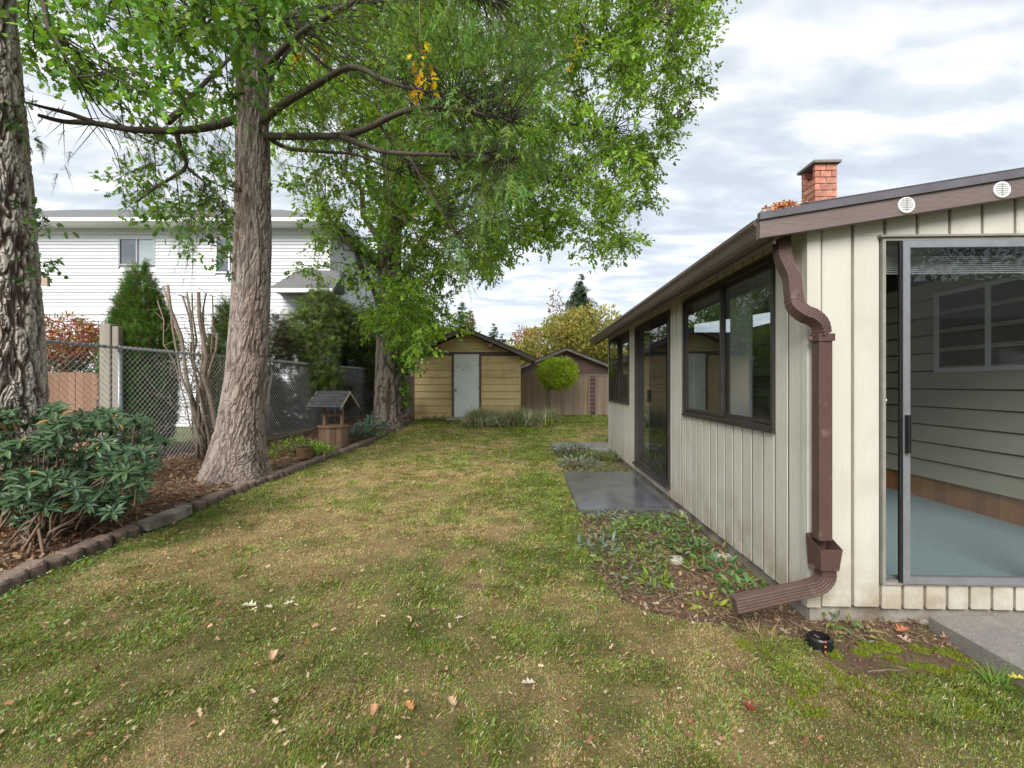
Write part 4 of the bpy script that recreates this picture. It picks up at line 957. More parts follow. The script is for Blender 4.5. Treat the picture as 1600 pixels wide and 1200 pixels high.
# ------------------------------------------------------------------ neighbour's white house
NY = 15.0; kn = NY/711
def nx(px): return (px-800)*kn
def nz(py): return EYE - (py-600)*kn
nh = thing('white_house', 'two-storey white lap-sided neighbouring house behind the fence', 'house', (nx(200), NY, 0), 0)
X0, X1 = nx(-260)-nx(200), nx(515)-nx(200); Zt = nz(356); Zm = nz(489)
box('wall', (X0+.02, .03, -.2), (X1-.03, 9.5, Zt), M['white'], nh)
def courses(a, b, z0, z1, y=0, d=.112, side=None, holes=()):
    z = z0; vs = []; fs = []
    while z < z1 - .02:
        t = min(z + d, z1); segs = [(a, b)]
        for (h0, h1, hz0, hz1) in holes:
            if t > hz0 and z < hz1:
                ns = []
                for s0, s1 in segs:
                    if h1 <= s0 or h0 >= s1: ns.append((s0, s1)); continue
                    if h0 > s0: ns.append((s0, h0))
                    if h1 < s1: ns.append((h1, s1))
                segs = ns
        for s0, s1 in segs:
            k = len(vs)
            if side is None: vs += [(s0, y-.03, z), (s1, y-.03, z), (s1, y, t), (s0, y, t), (s0, y+.02, z), (s1, y+.02, z)]
            else: vs += [(side+.018, s0, z), (side+.018, s1, z), (side, s1, t), (side, s0, t), (side-.02, s0, z), (side-.02, s1, z)]
            fs += [(k, k+1, k+2, k+3), (k+4, k+5, k+1, k)]
        z = t
    return vs, fs
Wn = [(nx(186)-nx(200), nx(243)-nx(200), nz(415), nz(372)), (nx(337)-nx(200), nx(380)-nx(200), nz(427), nz(372)), (nx(347)-nx(200), nx(395)-nx(200), nz(560), nz(505))]
v, f = courses(X0, X1, Zm+.12, Zt-.0, holes=Wn); m = MB(); m.add(v, f); o = m.out('upper_siding', M['whsid'], nh); o['kind'] = 'stuff'
v, f = courses(X0, X1, 0, Zm-.05, y=.012, holes=Wn); m = MB(); m.add(v, f); o = m.out('lower_siding', M['whsid'], nh); o['kind'] = 'stuff'
box('band_board', (X0-.02, -.035, Zm-.05), (X1+.02, .0, Zm+.12), M['white'], nh)
v, f = courses(.0, 9.5, 0, Zt, side=X1); m = MB(); m.add(v, f); o = m.out('side_siding', M['whsid'], nh); o['kind'] = 'stuff'
box('corner_board', (X1-.06, -.04, 0), (X1+.022, .05, Zt), M['white'], nh)
for i, (a, b, z0, z1) in enumerate(Wn):
    m = MB(); w_ = .05; m.box((a, -.03, z0), (b, .029, z0+w_)); m.box((a, -.03, z1-w_), (b, .029, z1)); m.box((a, -.03, z0+w_), (a+w_, .029, z1-w_)); m.box((b-w_, -.03, z0+w_), (b, .029, z1-w_)); m.box(((a+b)/2-.025, -.03, z0+w_), ((a+b)/2+.025, .029, z1-w_))
    w_o = m.out('window', M['alu'] if i == 0 else M['white'], nh)
    m = MB(); m.box((a+.051, .0, z0+.051), ((a+b)/2-.026, .004, z1-.051)); m.out('pane', M['glass'], w_o); m = MB(); m.box(((a+b)/2+.026, .006, z0+.051), (b-.051, .010, z1-.051)); m.out('pane', M['glass'], w_o)
    box('blind', ((a+b)/2+.026, .013, z0+.051), (b-.051, .020, z1-.051), M['blind'], w_o); box('dark_room', (a+.051, .013, z0+.051), ((a+b)/2-.026, .020, z1-.051), M['dark'], w_o)
# roof: eaves to the front, hip beyond
rx0, rx1 = X0-.5, X1+.5; yf = -.55; rz = Zt + .12
m = MB(); m.add([(rx0, yf, rz), (rx1, yf, rz), (rx1, 10, rz), (rx0, 10, rz), (rx0+4, 4.7, rz+2.28), (rx1-4.4, 4.7, rz+2.28)], [(0,1,5,4),(1,2,5),(2,3,4,5),(3,0,4),(3,2,1,0)]); m.out('roof', M['nroof'], nh)
m = MB(); m.prism([(yf, rz-.03), (yf-.10, rz-.01), (yf-.12, rz-.13), (yf-.02, rz-.16)], rx0, rx1, 'x'); m.out('gutter', M['white'], nh)
m = MB(); m.box((rx0, yf+.001, rz-.16), (rx1, -.02, rz-.10)); m.out('soffit', M['white'], nh)
m = MB(); m.prism([(rx1-.02, rz-.16), (rx1+.1, rz-.12), (rx1+.12, rz-.01), (rx1, rz-.01)], yf, 10, 'y'); m.out('gutter', M['white'], nh)
# small lean-to roof on the right part of the facade
a, b = nx(440)-nx(200), X1+.5; zl, zh = nz(452)-.2, nz(425)+.05
m = MB(); m.add([(a, -.95, zl), (b, -.95, zl), (b, -.02, zh), (a+.55, -.02, zh), (a, -.02, zl), (b, -.02, zl)], [(0,1,2,3),(0,3,4),(0,4,5,1),(1,5,2)]); m.out('lower_roof', M['nroof'], nh)
m = MB(); m.box((a-.03, -1.04, zl-.1), (b, -.951, zl+.02)); m.out('gutter', M['white'], nh)
m = MB(); m.prism([(0.0, zl+.0), (0.9, zl+.0)], 0, 0) if False else None
# lean-to roof down the right side, its edge running away
m = MB(); m.add([(X1+.021, -.95, zh), (X1+1.0, -.95, zl), (X1+1.0, 9.6, zl), (X1+.021, 9.6, zh), (X1+.021, -.95, zl-.02), (X1+.021, 9.6, zl-.02)], [(0,1,2,3),(1,0,4),(2,5,3),(1,4,5,2)])
# vent stack
m = MB(); m.tube([(nx(150)-nx(200), 2.3, rz+.6), (nx(150)-nx(200), 2.3, rz+1.15)], [.05,.05], 8); m.out('vent_pipe', M['galv'], nh)

# neighbour's small things behind the fence
q = P(60, 0, 9.2)
pg = thing('wooden_roof_end', 'brown timber roof end jutting out behind the left furrowed trunk', 'shed roof', (q[0]-1.2, 9.2, 0))
z1 = P(0, 418, 9.2)[2]
m = MB(); m.prism([(-1.2, z1+.35), (1.38, z1-.18), (1.38, z1-.38), (-1.2, z1+.15)], 0, .06, 'y'); m.out('rafter', M['fencew'], pg)
m = MB(); m.prism([(-1.2, z1+.41), (1.2, z1-.08), (1.2, z1-.12), (-1.2, z1+.351)], -.08, .22, 'y'); m.out('roof_sheet', M['shedroof'], pg)
box('post', (-.9, .02, 0), (-.78, .14, z1+.1), M['fencew'], pg)
q = P(169, 0, 7.7)
wp = thing('timber_post', 'thick grey weathered timber post pair behind the chain-link fence', 'post', (q[0], 7.7, 0))
box('post', (-.155, 0, 0), (.03, .15, 2.42), M['greywood'], wp, .01); box('post', (.033, .03, 0), (.145, .14, 2.38), M['greywood'], wp, .01)
m = MB(); m.prism([(-.35, .6), (-.30, .6), (-.155, 1.35), (-.155, 1.2)], .05, .1, 'y'); m.out('brace', M['greywood'], wp)
q = P(150, 0, 8.0)
rf_ = thing('red_board_fence', 'low red-brown board fence behind the chain-link at far left', 'fence', (q[0], 8.0, 0))
x = -2.6
while x < -.05:
    box('fence_board', (x, random.uniform(-.004,.004), 0), (x+.135, .02, 1.60 + .01*random.random()), M['redfence'], rf_); x += .14
box('rail', (-2.6, .021, 1.4), (-.02, .06, 1.48), M['redfence'], rf_)
# pale garage gable far left of the shed
q = P(628, 0, 26)
gg = thing('beige_house', 'small beige gabled house far behind the gap left of the shed', 'house', (q[0], 26, 0))
m = MB(); m.prism([(-2.5, 0), (2.5, 0), (2.5, 1.9), (0, 2.7), (-2.5, 1.9)], 0, 5, 'y'); m.out('wall', pm('beige_stucco', (.5,.43,.33), (.56,.49,.38), 4, .8), gg)
m = MB(); m.prism([(-2.8, 1.85), (0, 2.75), (2.8, 1.85), (2.8, 1.95), (0, 2.87), (-2.8, 1.95)], -.3, 5.3, 'y'); m.out('roof', M['greywood'], gg)
# ------------------------------------------------------------------ trunks with real bark relief
def trunk(name, path, rad, mat, parent, nth, nz_, relief, ridge, cols, flare=0, seed=0, vstretch=.22, fr=9.0, lobes=5):
    path = np.asarray(path, float); t = np.linspace(0, 1, nz_); k = np.linspace(0, 1, len(path))
    c = np.stack([np.interp(t, k, path[:, i]) for i in range(3)], -1)
    # smooth the centre line
    for _ in range(12): c[1:-1] = (c[:-2] + 2*c[1:-1] + c[2:]) / 4
    r = np.interp(t, k, rad); th = np.linspace(0, 2*np.pi, nth, endpoint=False)
    T, TH = np.meshgrid(t, th, indexing='ij'); RR = r[:, None] * np.ones_like(TH)
    z = c[:, 2][:, None] - c[0, 2] + 0*TH
    if flare: RR = RR * (1 + flare * np.exp(-z/.28) * (.75 + .5*np.sin(TH*lobes + seed)) )
    q = np.stack([np.cos(TH)*RR*fr, np.sin(TH)*RR*fr, z*fr*vstretch + 0*TH], -1)
    w = (fbm(q*.5, 1, 3, seed+40) - .5) * 2.2
    q2 = q + w[..., None]
    n = fbm(q2, 1.15, 3, seed); n_b = fbm(q2*np.array([1, 1, 1.6]), 2.7, 3, seed+3)      # cracks run where the noise crosses its middle
    c1 = sstep(.24, .04, np.abs(n - .5)*2); c2 = sstep(.18, .03, np.abs(n_b - .5)*2)
    fur = np.clip(np.maximum(c1, .7*c2), 0, 1) if ridge else 1 - np.clip(np.maximum(c1, .7*c2), 0, 1)*.85
    fine = fbm(q*np.array([5, 5, 3.]), 1, 4, seed+7) - .5
    d = relief * ((1 - fur) if ridge else (fur - .5)) + relief * .35 * fine
    RR = RR + d
    v = np.stack([c[:, 0][:, None] + np.cos(TH)*RR, c[:, 1][:, None] + np.sin(TH)*RR, c[:, 2][:, None] + 0*TH], -1).reshape(-1, 3)
    i = (np.arange(nz_-1)[:, None]*nth + np.arange(nth)[None]); j = (np.arange(nz_-1)[:, None]*nth + (np.arange(nth)+1)[None] % nth)
    f = np.stack([i, j, j+nth, i+nth], -1).reshape(-1, 4)
    if ridge: m_ = np.clip((1 - fur) + fine*.7, 0, 1).reshape(-1, 1)
    else: m_ = np.clip(.15 + fur*.75 + fine*1.3, 0, 1).reshape(-1, 1)
    pa = sstep(.45, .62, fbm(q*.35, 1, 3, seed+60)).reshape(-1, 1)
    col = np.array(cols[0])*(1-m_) + np.array(cols[1])*m_; col = col*(1-.6*pa) + .6*pa*(np.array(cols[0])*.6*(1-m_) + np.array(cols[2])*m_)
    me = bigmesh(v, f, col, True, True); return link(name, me, mat, parent, True)

# big furrowed tree at the left edge
lt = thing('furrowed_tree', 'thick left-edge tree with deeply furrowed pale-ridged bark', 'tree', (-5.5, 5.0, 0))
trunk('trunk', [(-5.64,5,-.1),(-5.64,5,.6),(-5.66,5,1.4),(-5.72,5,2.4),(-5.80,5,3.6),(-5.94,5,5.3),(-6.06,5,8)], [.47,.385,.365,.36,.35,.33,.28], M['barkc'], lt, 420, 1000, .036, True,
      [(.085,.055,.04), (.60,.54,.47), (.36,.27,.21)], .12, 3, .2, 14)
# fir in the centre-left
ft_ = thing('fir_tree', 'tall fir with brown scaly trunk flaring at the lawn edging', 'tree', (-3.85, 6.5, 0))
trunk('trunk', [(-3.98,6.5,-.1),(-3.96,6.5,.2),(-3.88,6.5,.8),(-3.80,6.5,1.5),(-3.74,6.5,2.4),(-3.70,6.5,3.4),(-3.70,6.5,5.0),(-3.72,6.5,7.5),(-3.72,6.5,12)], [.46,.385,.295,.255,.243,.233,.21,.18,.12], M['barkc'], ft_, 330, 1100, .017, False,
      [(.085,.06,.05), (.38,.325,.285), (.34,.25,.20)], .32, 11, .22, 13.5, 5)
# oak at the back
ok = thing('oak_tree', 'broad green oak with grey trunk beside the tan shed', 'tree', (-3.45, 12.8, .2))
trunk('trunk', [(-3.52,12.8,.05),(-3.50,12.8,.5),(-3.50,12.8,1.5),(-3.46,12.8,3),(-3.42,12.8,4.6),(-3.35,12.8,6.5),(-3.3,12.8,9.5)], [.44,.35,.32,.30,.27,.23,.12], M['barkc'], ok, 110, 260, .03, True,
      [(.07,.055,.045), (.24,.205,.17), (.2,.17,.13)], .25, 23, .2, 9)

# ---- oak crown
crown = [(470,-90),(1160,-90),(1105,60),(1098,140),(1060,165),(1066,195),(1040,225),(1020,250),(1030,310),(1000,335),(985,350),(992,375),(950,398),(958,432),(905,385),(880,430),(858,390),(800,385),(806,452),(782,470),(760,430),(740,440),(700,462),(690,510),(655,545),(640,560),(560,500),(500,455),(455,430),(420,330),(420,200)]
def crown_pts(n):
    q = samp(crown, n); cxm, rx = -0.9, 6.0
    x0 = (q[:, 0]-800)/711*12.0
    hw_ = 3.6*np.sqrt(np.clip(1 - ((x0-cxm)/rx)**2, .12, 1)); Y = 12.0 + rng.uniform(-1, 1, n)*hw_
    return np.stack([P(a, b, c) for (a, b), c in zip(q, Y)])
lm = MB(); tips = []
main = []
for a0, tgt in (((-3.42,12.8,4.3), (600,95,11.6)), ((-3.45,12.8,3.6), (545,150,12.4)), ((-3.4,12.8,5.2), (760,120,12.6)), ((-3.45,12.8,4.0), (835,235,11.4)), ((-3.38,12.8,6.2), (930,60,11.5)), ((-3.45,12.8,4.6), (470,170,13.2)), ((-3.36,12.8,5.6), (960,200,12.8)), ((-3.4,12.8,3.5),(700,330,11.5)), ((-3.36,12.8,6.8),(690,-60,12.8)), ((-3.36,12.8,6.5),(1040,30,10.8)), ((-3.45,12.8,3.2),(505,330,12.0))):
    c_ = curve(a0, P(*tgt), .10, 9, .025); main.append(c_); limb(lm, c_, .10, .03, 7)
nodes = np.concatenate([np.stack([np.interp(np.linspace(0, 1, 60), np.linspace(0, 1, len(c)), c[:, i]) for i in range(3)], -1)[12:] for c in main])
cl = crown_pts(800)
_px = 800 + cl[:, 0]/cl[:, 1]*711; _py = 600 - (cl[:, 2]-EYE)/cl[:, 1]*711
cl = cl[~((_px < 610) & (_py > 215) & (rng.random(len(cl)) < .62))]
TV = []
for c0 in cl:
    j = np.argmin(np.linalg.norm(nodes - c0, axis=1)*rng.uniform(.6, 1.6, len(nodes))); 
    c_ = curve(nodes[j], c0, .06, 6, .05); lm.tube(c_, list(np.linspace(.016, .004, 6)), 4, cap=False); TV.append(c_)
lm.out('limbs', M['twig'], ok, True)
def leaf_clusters(cent, per, rad, size, base, tmpl, droop=.3, hang=None, dens=None):
    n = len(cent) * per; ci = np.repeat(np.arange(len(cent)), per); c = cent[ci]
    # short twigs within each cluster
    tw = 9; td = rdir(len(cent)*tw); td[:, 2] = td[:, 2]*.7 - droop; td = nrm(td); ti = ci*tw + rng.integers(0, tw, n)
    s = rng.random(n)**.8; off = td[ti] * (s * rad * (1 if np.isscalar(rad) else rad[ci]))[:, None]
    p = c + off + rng.normal(0, .035, (n, 3)); ax = nrm(td[ti] + rng.normal(0, .75, (n, 3)) + np.array([0, 0, -.25])); up = np.array([0, 0, 1.]) + rng.normal(0, .65, (n, 3))
    sz_ = rng.uniform(size[0], size[1], n)
    col = jit(n, base, .3, .18); cv = (rng.random(len(cent))*.85 + .55)[ci][:, None]; col = np.clip(col*cv, 0, 1)
    # twig strips
    a = cent[np.repeat(np.arange(len(cent)), tw)]; b = a + td*rad*.95
    return inst(*tmpl, p, ax, up, sz_, col), (a, b)
def twigstrips(ab, r=.004, col=(.06,.045,.035)):
    a, b = ab; n = len(a); d = nrm(b-a); u = nrm(np.cross(d, rdir(n)))*r; w = nrm(np.cross(d, u))*r
    v = np.stack([a+u, a-u*.5+w, a-u*.5-w, b], 1).reshape(-1, 3); f = (np.array([(0,1,3),(1,2,3),(2,0,3)])[None] + (np.arange(n)*4)[:, None, None]).reshape(-1, 3)
    return v, f, np.tile(col, (len(v), 1)).astype(float)
OAKT = (OAKS_V, OAKS_F)
a, tw1 = leaf_clusters(cl, 150, .62, (.075,.14), (.20,.33,.045), OAKT)
foliage('crown', [a, twigstrips(tw1, .005)], M['leaf'], ok)
# drooping leafy ends low on the trunk
low = np.stack([P(*q) for q in [(612,430,12.4),(640,410,12.2),(660,470,12.0),(590,470,12.3),(680,440,11.8),(600,500,12.3),(650,520,12.1),(620,540,12.2),(700,400,12),(730,360,11.8),(575,395,12.4),(640,570,12.6),(590,372,12.2),(640,455,12.0),(668,545,12.3),(622,610,12.9),(676,400,12),(610,350,12)]] )
a, tw1 = leaf_clusters(low, 170, .5, (.07,.13), (.20,.36,.06), OAKT); foliage('low_foliage', [a, twigstrips(tw1)], M['leaf'], ok)

# ---- fir limbs and fronds
fl = MB(); firlimbs = []
def fp(*pts): return np.array([P(*p) for p in pts])
FL_ = [fp((412,190,6.4),(440,165,6.2),(490,135,6.0),(548,105,5.8),(600,125,5.6),(650,140,5.4),(720,150,5.2)),
 fp((415,213,6.4),(460,213,6.2),(530,212,6.0),(575,200,5.8),(620,178,5.5),(665,167,5.2),(740,175,4.9),(800,190,4.7)),
 fp((530,213,6.0),(565,225,5.8),(600,237,5.6),(660,241,5.3),(740,243,5.0),(800,250,4.8)),
 fp((420,215,6.45),(450,232,6.5),(505,237,6.6),(560,243,6.8),(620,270,7)),
 fp((372,185,6.4),(330,198,6.2),(280,204,6.0),(210,203,5.9),(150,193,5.8),(100,190,5.7),(60,180,5.6)),
 fp((150,193,5.8),(110,178,5.7),(70,168,5.6),(40,160,5.5)),
 fp((275,205,6.0),(283,235,6.1),(291,260,6.2),(265,280,6.3),(235,298,6.3),(215,315,6.3)),
 fp((291,260,6.2),(320,285,6.3),(345,310,6.3),(368,335,6.2)),
 fp((262,190,6.0),(285,170,6.3),(300,150,6.6),(350,100,7.0),(370,80,7.2)),
 fp((640,245,5.4),(665,290,5.5),(690,330,5.5),(720,380,5.5)),
 fp((590,190,5.7),(612,225,5.8),(640,262,5.9)),
 fp((412,110,6.45),(460,60,6.1),(540,10,5.6),(640,-30,5.1),(760,-20,4.7)),
 fp((410,60,6.45),(380,-20,6.0),(300,-60,5.4),(180,-50,5.0)),
 fp((415,150,6.5),(430,110,6.9),(470,60,7.4),(520,40,7.9)),
 fp((412,290,6.45),(380,300,6.3),(340,290,6.3)), 
 fp((600,237,5.6),(607,290,5.7),(612,340,5.8))]
for i, c_ in enumerate(FL_):
    r0 = [.055,.055,.04,.035,.06,.035,.035,.022,.05,.02,.018,.05,.05,.03,.02,.012][i]
    pp = sm_path(c_, 4); fl.tube(pp, list(np.linspace(r0, r0*.35, len(pp))), 8); firlimbs.append(np.array([tuple(p) for p in pp]))
fl.out('limbs', M['twig'], ft_, True)
fn = np.concatenate([np.stack([np.interp(np.linspace(0, 1, 50), np.linspace(0, 1, len(c)), c[:, i]) for i in range(3)], -1) for c in firlimbs])
def fronds(poly, n, Yr, L=(.35,.75), hang=.7, tiltcol=(.06,.105,.035), dv=.3, minor=1.0):
    q = samp(poly, n); Y = rng.uniform(*Yr, n); base = np.stack([P(a, b, c) for (a, b), c in zip(q, Y)])
    j = np.array([np.argmin(np.linalg.norm(fn - b, axis=1)) for b in base]); o = base - fn[j]; o = nrm(o + rng.normal(0, .45, o.shape)*.4)
    o[:, 2] -= hang * rng.uniform(.4, 1.3, n); d0 = nrm(o); l = rng.uniform(*L, n); ns = 11
    cols = jit(n, tiltcol, dv, .25); POS = []; AX = []; UP = []; SZ = []; CO = []
    side = nrm(np.cross(d0, np.array([0, 0, 1.]) + rng.normal(0, .25, (n, 3))))
    for k in range(ns):
        t = (k+.4)/ns; p = base + d0*(l*t)[:, None]; p[:, 2] -= (l*t*t*.16)
        tl = (.11*(1-t)**.7 + .045) * rng.uniform(.7, 1.2, n) * np.clip(l/.5, .6, 1.4)
        for s in (-1, 1):
            a = nrm(d0*.75 + s*side*.8 + rng.normal(0, .36, (n, 3)) + np.array([0, 0, -.22])); POS.append(p); AX.append(a); UP.append(np.cross(side, d0) + rng.normal(0, .25, (n, 3))); SZ.append(tl); CO.append(cols*rng.uniform(.75, 1.25, (n, 1)))
    POS.append(base + d0*l[:, None]*.95 - np.array([0,0,1.])*(l*.14)[:, None]); AX.append(nrm(d0 + np.array([0,0,-.4]))); UP.append(np.cross(side, d0)); SZ.append(np.full(n, .12)); CO.append(cols*1.2)
    axis = (base, base + d0*l[:, None]*.95 - np.array([0,0,1.])*(l*.14)[:, None])
    return inst(FT_V, FT_F, np.concatenate(POS), np.concatenate(AX), np.concatenate(UP), np.concatenate(SZ), np.concatenate(CO)), axis
def firtwig(n=9, L=.16, w=.022):
    V = [(-.012,0,0),(.012,0,0),(0,1,0)]; F = [(0,1,2)]
    for i in range(n):
        y = .04 + .92*i/n; l = L*(1 - .35*i/n)
        for s in (-1, 1):
            b = len(V); V += [(0,y-w,0),(0,y+w,0),(s*l, y+l*.55, .03*((i*5) % 3 - 1))]; F.append((b,b+1,b+2))
    return V, F
FT_V, FT_F = firtwig()
A_ = [(610,-80),(880,-80),(872,40),(878,140),(868,200),(850,250),(815,300),(775,320),(735,290),(690,215),(640,170),(600,100)]
B_ = [(425,20),(620,0),(700,130),(770,240),(775,300),(740,345),(700,400),(640,370),(600,330),(540,320),(480,290),(425,250)]
C_ = [(160,170),(365,160),(368,330),(300,345),(270,330),(215,335),(180,300),(165,250),(200,220)]
D_ = [(45,130),(130,160),(118,230),(100,285),(75,300),(55,250)]
E_ = [(70,-90),(640,-90),(560,60),(400,60),(150,40)]
F_ = [(700,170),(770,190),(800,260),(790,330),(760,400),(720,430),(690,360)]
H_ = [(268,340),(345,330),(350,400),(300,410),(275,385)]
ch = []; axs = []
for poly, n, Yr, L, hg, col in ((A_, 760, (4.3,5.9), (.16,.34), .5, (.17,.30,.06)), (B_, 300, (5.4,7.2), (.2,.38), .45, (.19,.25,.05)), (C_, 150, (5.8,6.8), (.18,.36), .9, (.17,.25,.06)),
      (D_, 12, (5.3,6.1), (.12,.26), 1.0, (.11,.14,.07)), (E_, 190, (4.6,7.5), (.25,.5), .6, (.12,.19,.05)), (F_, 110, (5.0,6.0), (.2,.4), 1.2, (.13,.24,.07)), (H_, 14, (6,6.6), (.2,.35), 1.4, (.14,.2,.08))):
    a, ax_ = fronds(poly, n, Yr, L, hg, col); ch.append(a); axs.append(ax_)
ch.append(twigstrips((np.concatenate([a[0] for a in axs]), np.concatenate([a[1] for a in axs])), .005, (.085,.06,.04)))
# fine connecting twigs from limbs to fronds
for ax_ in axs:
    b = ax_[0]; j = np.array([np.argmin(np.linalg.norm(fn - q, axis=1)*rng.uniform(.6, 1.7, len(fn))) for q in b]); k = np.linalg.norm(fn[j]-b, axis=1) < 1.2; ch.append(twigstrips((fn[j][k], b[k]), .006, (.05,.04,.03)))
foliage('needle_fronds', ch, M['needle'], ft_)
# ---- leaves of the left tree (overhead)
L1 = [(25,-90),(475,-90),(470,40),(440,85),(395,120),(370,170),(320,190),(250,140),(205,160),(150,165),(110,120),(60,90),(28,120)]
q = np.concatenate([samp(L1, 105), samp(C_, 26), samp(B_, 42), samp(A_, 30), samp([(190,300),(350,300),(360,420),(330,420),(250,360)], 7)]); base = np.stack([P(a, b, c) for (a, b), c in zip(q, rng.uniform(4.3, 7.0, len(q)))]); base[105:] = np.stack([P(a, b, c) for (a, b), c in zip(q[105:], rng.uniform(7, 9, len(q)-105))])
extra = np.stack([P(*t) for t in [(55,345,4.9),(72,352,4.8),(62,410,4.8),(82,408,4.75),(35,190,5),(40,215,5.0),(30,165,5),(60,330,4.8),(50,425,4.9),(330,370,6.0),(352,350,6.1),(345,345,6.2),(360,390,6.2),(362,425,6.3),(350,410,6.2)]])
lmb = MB()
for tgt in ((150,20,5.0),(320,40,5.6),(430,30,6.0),(120,120,5.0)):
    c_ = curve((-5.95,5,7.0), P(*tgt), .06, 8, .03); limb(lmb, c_, .06, .012, 6); 
    nn = c_ if tgt[0] == 150 else np.concatenate([nn, c_])
for b in base[::2]:
    j = np.argmin(np.linalg.norm(nn - b, axis=1)); lmb.tube(curve(nn[j], b, .04, 5, .05), list(np.linspace(.012, .004, 5)), 4, cap=False)
emb = MB()
for b, s in zip(extra[:9], [(-5.3,5,3.0)]*9): emb.tube(curve((b[0]-.35, 5.0, b[2]+.0), b, .02, 4, .04), [.008,.006,.005,.003], 4, cap=False)
lmb.out('limbs', M['twig'], lt, True); emb.out('twigs', M['twig'], lt, True)['kind'] = 'stuff'
a, tw1 = leaf_clusters(base, 40, .42, (.085,.145), (.17,.32,.05), (OAK_V, OAK_F)); b_, tw2 = leaf_clusters(extra, 11, .13, (.06,.10), (.085,.16,.05), (OAK_V, OAK_F))
foliage('crown', [a, twigstrips(tw1), b_, twigstrips(tw2, .003)], M['leaf'], lt)
# autumn-yellow leaf sprays on the oak
yl = np.stack([P(*t) for t in [(470,80,6.5),(490,90,6.5),(500,78,6.6),(462,98,6.5),(480,70,6.5),(655,72,4.4),(657,92,4.4),(655,112,4.4),(668,116,4.4),(657,145,4.4),(890,100,8.5),(885,85,8.6),(903,75,8.5),(905,58,8.5)]])
a, tw1 = leaf_clusters(yl, 9, .10, (.05,.09), (.62,.45,.03), (OAK_V, OAK_F), .6); c_ = a[2]
v_, f_, cc = a; cc = cc.copy(); k = rng.random(len(cc)//14) < .35; cc[np.repeat(k, 14)[:len(cc)]] = (.55,.27,.03)
m = twigstrips((np.stack([P(655,-60,4.4)+np.array([0,0,0]), P(600,-60,5.5)]), np.stack([P(657,150,4.4), P(603,165,5.5)])), .004, (.3,.2,.12))
foliage('autumn_sprays', [(v_, f_, cc), twigstrips(tw1, .003), m], M['leaf'], ft_)

# ------------------------------------------------------------------ shrubs and background trees
def ellcloud(c, r, n, surf=.55):
    d = rdir(n); rr = np.where(rng.random(n) < surf, rng.uniform(.82, 1.05, n), rng.random(n)**(1/3)); return np.asarray(c) + d*np.asarray(r)*rr[:, None], d
def stems(mb, base, tops, r0=.015, wob=.04, sag=.0, n=6, sides=5):
    for t in tops: mb.tube(curve(base + rng.normal(0, .04, 3)*np.array([1,1,0]), t, sag, n, wob), list(np.linspace(r0, r0*.35, n)), sides, cap=False)
def tree(name, label, cat, loc, lobes, n, size, cols, tmpl, mat='leaf', group=None, trunk_r=.08, th=None, lump=.35, updir=None, twig=True):
    t = thing(name, label, cat, loc, 0, group); loc = np.array(loc, float); ch = []; tot = sum(r[0]*r[1]+r[1]*r[2] for c, r in lobes)
    for c, r in lobes:
        m_ = int(n * (r[0]*r[1]+r[1]*r[2]) / tot); p, d = ellcloud(c, r, m_)
        p = p + (fbm(p + 50, 2.2/max(r), 3, 5) - .5)[:, None] * d * lump * 2 * np.array(r)
        k = fbm(p + 90, 3.2/max(r)*1.4, 3, 15) > .36; p, d = p[k], d[k]; m_ = len(p)
        ax = nrm(d*.6 + rdir(m_)*.9 + (np.array([0, 0, -.2]) if updir is None else np.array(updir))); up = d + rng.normal(0, .6, (m_, 3))
        cb = np.asarray(cols)[rng.integers(0, len(cols), m_)]; lump_c = .65 + .8*fbm(p + 10, 4/max(r), 2, 33)[:, None]
        ch.append(inst(*tmpl, p, ax, up, rng.uniform(size[0], size[1], m_), np.clip(cb * lump_c * rng.uniform(.75, 1.25, (m_, 1)), 0, 1)))
    foliage('crown', ch, M[mat], t)
    mb = MB(); tops = [np.array(c) for c, r in lobes]
    b = loc.copy(); zt = min(c[2]-r[2]*.3 for c, r in lobes); b2 = b.copy(); b2[2] = max(zt, b[2]+.1)
    mb.tube(curve(b, b2, 0, 4, .01), [trunk_r, trunk_r*.85, trunk_r*.8, trunk_r*.7], 8)
    for c in tops: mb.tube(curve(b2, c, 0, 5, .03), list(np.linspace(trunk_r*.6, trunk_r*.2, 5)), 6, cap=False)
    mb.out('trunk', M['bark3'], t, True); return t
def E(px, py, Y, rx, ry, rz): return (tuple(P(px, py, Y)), (rx, ry, rz))
SPT = (SP_V, SP_F); SPS = (SPS_V, SPS_F); OV = (OVAL_V, OVAL_F)
GR = [(.09,.19,.03), (.13,.25,.04), (.06,.13,.025)]
